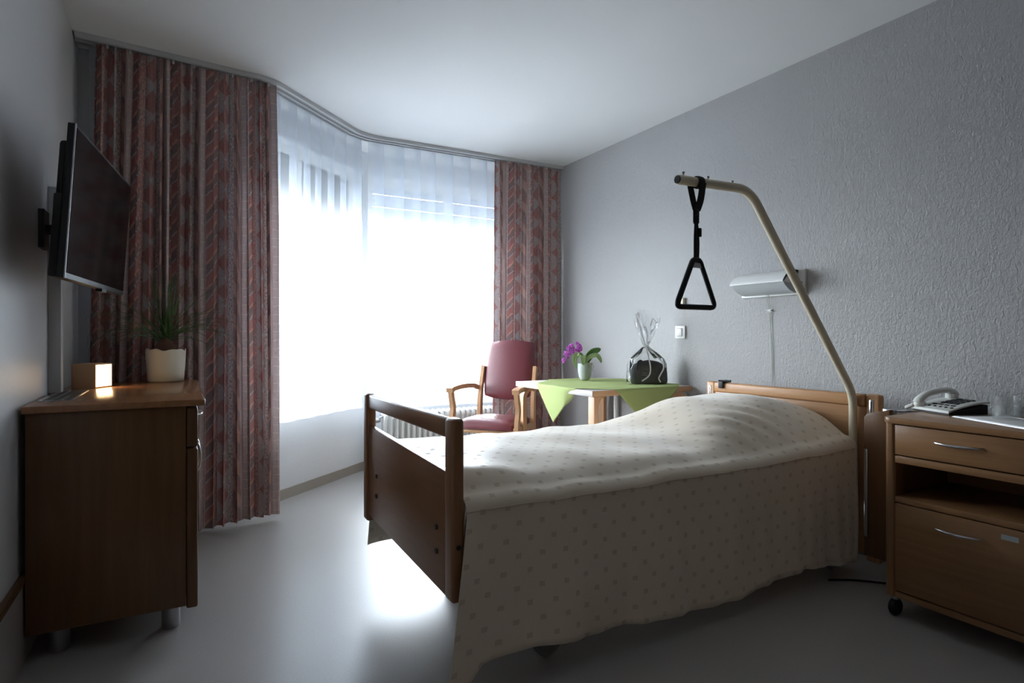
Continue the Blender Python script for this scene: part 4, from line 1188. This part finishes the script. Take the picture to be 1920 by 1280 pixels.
for a_, b2 in zip(rows, rows[1:]):
    for i in range(n):
        b_.faces.new((a_[i], a_[(i + 1) % n], b2[(i + 1) % n])); b_.faces.new((a_[i], b2[(i + 1) % n], b2[i]))
t.part('cellophane', b_, M['cello'], smooth=False)
b_ = B(); tube(b_, smoothpath([rg(-.018, -.02, .262), rg(-.01, -.04, .22), rg(.000, -.062, .16), rg(.006, -.070, .11), rg(.0, -.072, .07), rg(-.02, -.072, .045), rg(-.055, -.074, .022)]), 1, 8, flat=(.0048, .0006), up=VR); t.part('ribbon', b_, M['ribbon'])
b_ = B(); tube(b_, smoothpath([rg(.0, -.02, .262), rg(.05, -.04, .20), rg(.088, -.066, .15), rg(.095, -.072, .11), rg(.075, -.074, .07), (rg(.062, -.074, .04)), rg(.075, -.075, .015)]), 1, 8, flat=(.0048, .0006), up=VR); t.part('ribbon', b_, M['ribbon'])
b_ = B(); tube(b_, [rg(-.01 + .019 * cos(2 * PI * k / 14), .015 * sin(2 * PI * k / 14), .262) for k in range(14)], .003, 6, closed=True); t.part('ribbon_tie', b_, M['ribbon'])

# ------------------------------------------------------------------ armchair
t = Thing('armchair', 'burgundy vinyl armchair with light bentwood frame beside the table', 'armchair', (2.128, 4.062, 0), rotz=-.862, local=True)
def cushion(w0, w1, h_, th, f, n=14):
    """padded slab: f(u,v,s) with u across, v along, s thickness side"""
    b_ = B(); T = []; Bt = []
    for i in range(n + 1):
        T.append([]); Bt.append([])
        for j in range(n + 1):
            u = 2 * i / n - 1; v = 2 * j / n - 1
            e = (1 - abs(u) ** 5) * (1 - abs(v) ** 5); e = max(e, 0) ** .5
            T[-1].append(b_.verts.new(f(u, v, th * (.35 + .65 * e)))); Bt[-1].append(b_.verts.new(f(u, v, -th * (.35 + .25 * e))))
    for i in range(n):
        for j in range(n):
            b_.faces.new((T[i][j], T[i + 1][j], T[i + 1][j + 1], T[i][j + 1])); b_.faces.new((Bt[i][j], Bt[i][j + 1], Bt[i + 1][j + 1], Bt[i + 1][j]))
    for k in range(n):
        b_.faces.new((T[k][0], Bt[k][0], Bt[k + 1][0], T[k + 1][0])); b_.faces.new((T[k][n], T[k + 1][n], Bt[k + 1][n], Bt[k][n]))
        b_.faces.new((T[0][k], T[0][k + 1], Bt[0][k + 1], Bt[0][k])); b_.faces.new((T[n][k], Bt[n][k], Bt[n][k + 1], T[n][k + 1]))
    return b_
def seatf(u, v, s):
    sq = 1 - .04 * abs(v) ** 6
    return Vector((u * .228 * sq * (1 - .05 * (v + 1) / 2), v * .235 * (1 - .05 * u ** 6), .460 + s - .004 * v - .008 * max(0, -v - .6) * 2))
t.part('seat', cushion(0, 0, 0, .050, seatf), M['vinyl'], ang=60)
def backf(u, v, s):
    h = (v + 1) / 2
    top_arch = .022 * (1 - u * u) * h
    z = .640 + (.43) * h + top_arch - .012 * (1 - h) * (1 - u * u) * 2
    y = .235 + .135 * h ** 1.15 + .03 * u * u
    wd = .196 + .012 * sin(PI * h) + .004 * h
    return Vector((u * wd * (1 - .035 * abs(v) ** 8), y - s, z + s * .25))
t.part('backrest', cushion(0, 0, 0, .034, backf), M['vinyl'], ang=60)
for s in (-1, 1):
    bm = B(); rect_sweep(bm, smoothpath([(s * .235, .30, 0), (s * .233, .262, .25), (s * .232, .245, .45), (s * .230, .258, .66), (s * .226, .318, .88)], 6), (1, 0, 0), .028, [.048] * 6 + [.054] * 12 + [.044] * 7); t.part('rear_leg', bm, M['birch'])
    bm = B(); rect_sweep(bm, smoothpath([(s * .262, -.225, 0), (s * .262, -.228, .30), (s * .262, -.222, .48), (s * .262, -.200, .58), (s * .262, -.222, .66), (s * .262, -.236, .722)], 6), (1, 0, 0), .030, .044); t.part('front_leg', bm, M['birch'])
    bm = B(); rect_sweep(bm, smoothpath([(s * .262, -.262, .722), (s * .262, -.215, .732), (s * .262, -.10, .738), (s * .260, .04, .736), (s * .252, .16, .728), (s * .244, .235, .705)], 6), (1, 0, 0), [.052] * 12 + [.046] * 12 + [.03] * 7, .035); t.part('armrest', bm, M['birch'])
    bm = B(); rect_sweep(bm, [(s * .244, -.235, .435), (s * .235, .26, .425)], (1, 0, 0), .018, .045); t.part('side_rail', bm, M['birch'])
bm = B(); box(bm, -.245, .245, -.225, -.205, .41, .432, .002); box(bm, -.222, .222, .235, .255, .40, .43, .002); t.part('seat_rail', bm, M['birchx'])
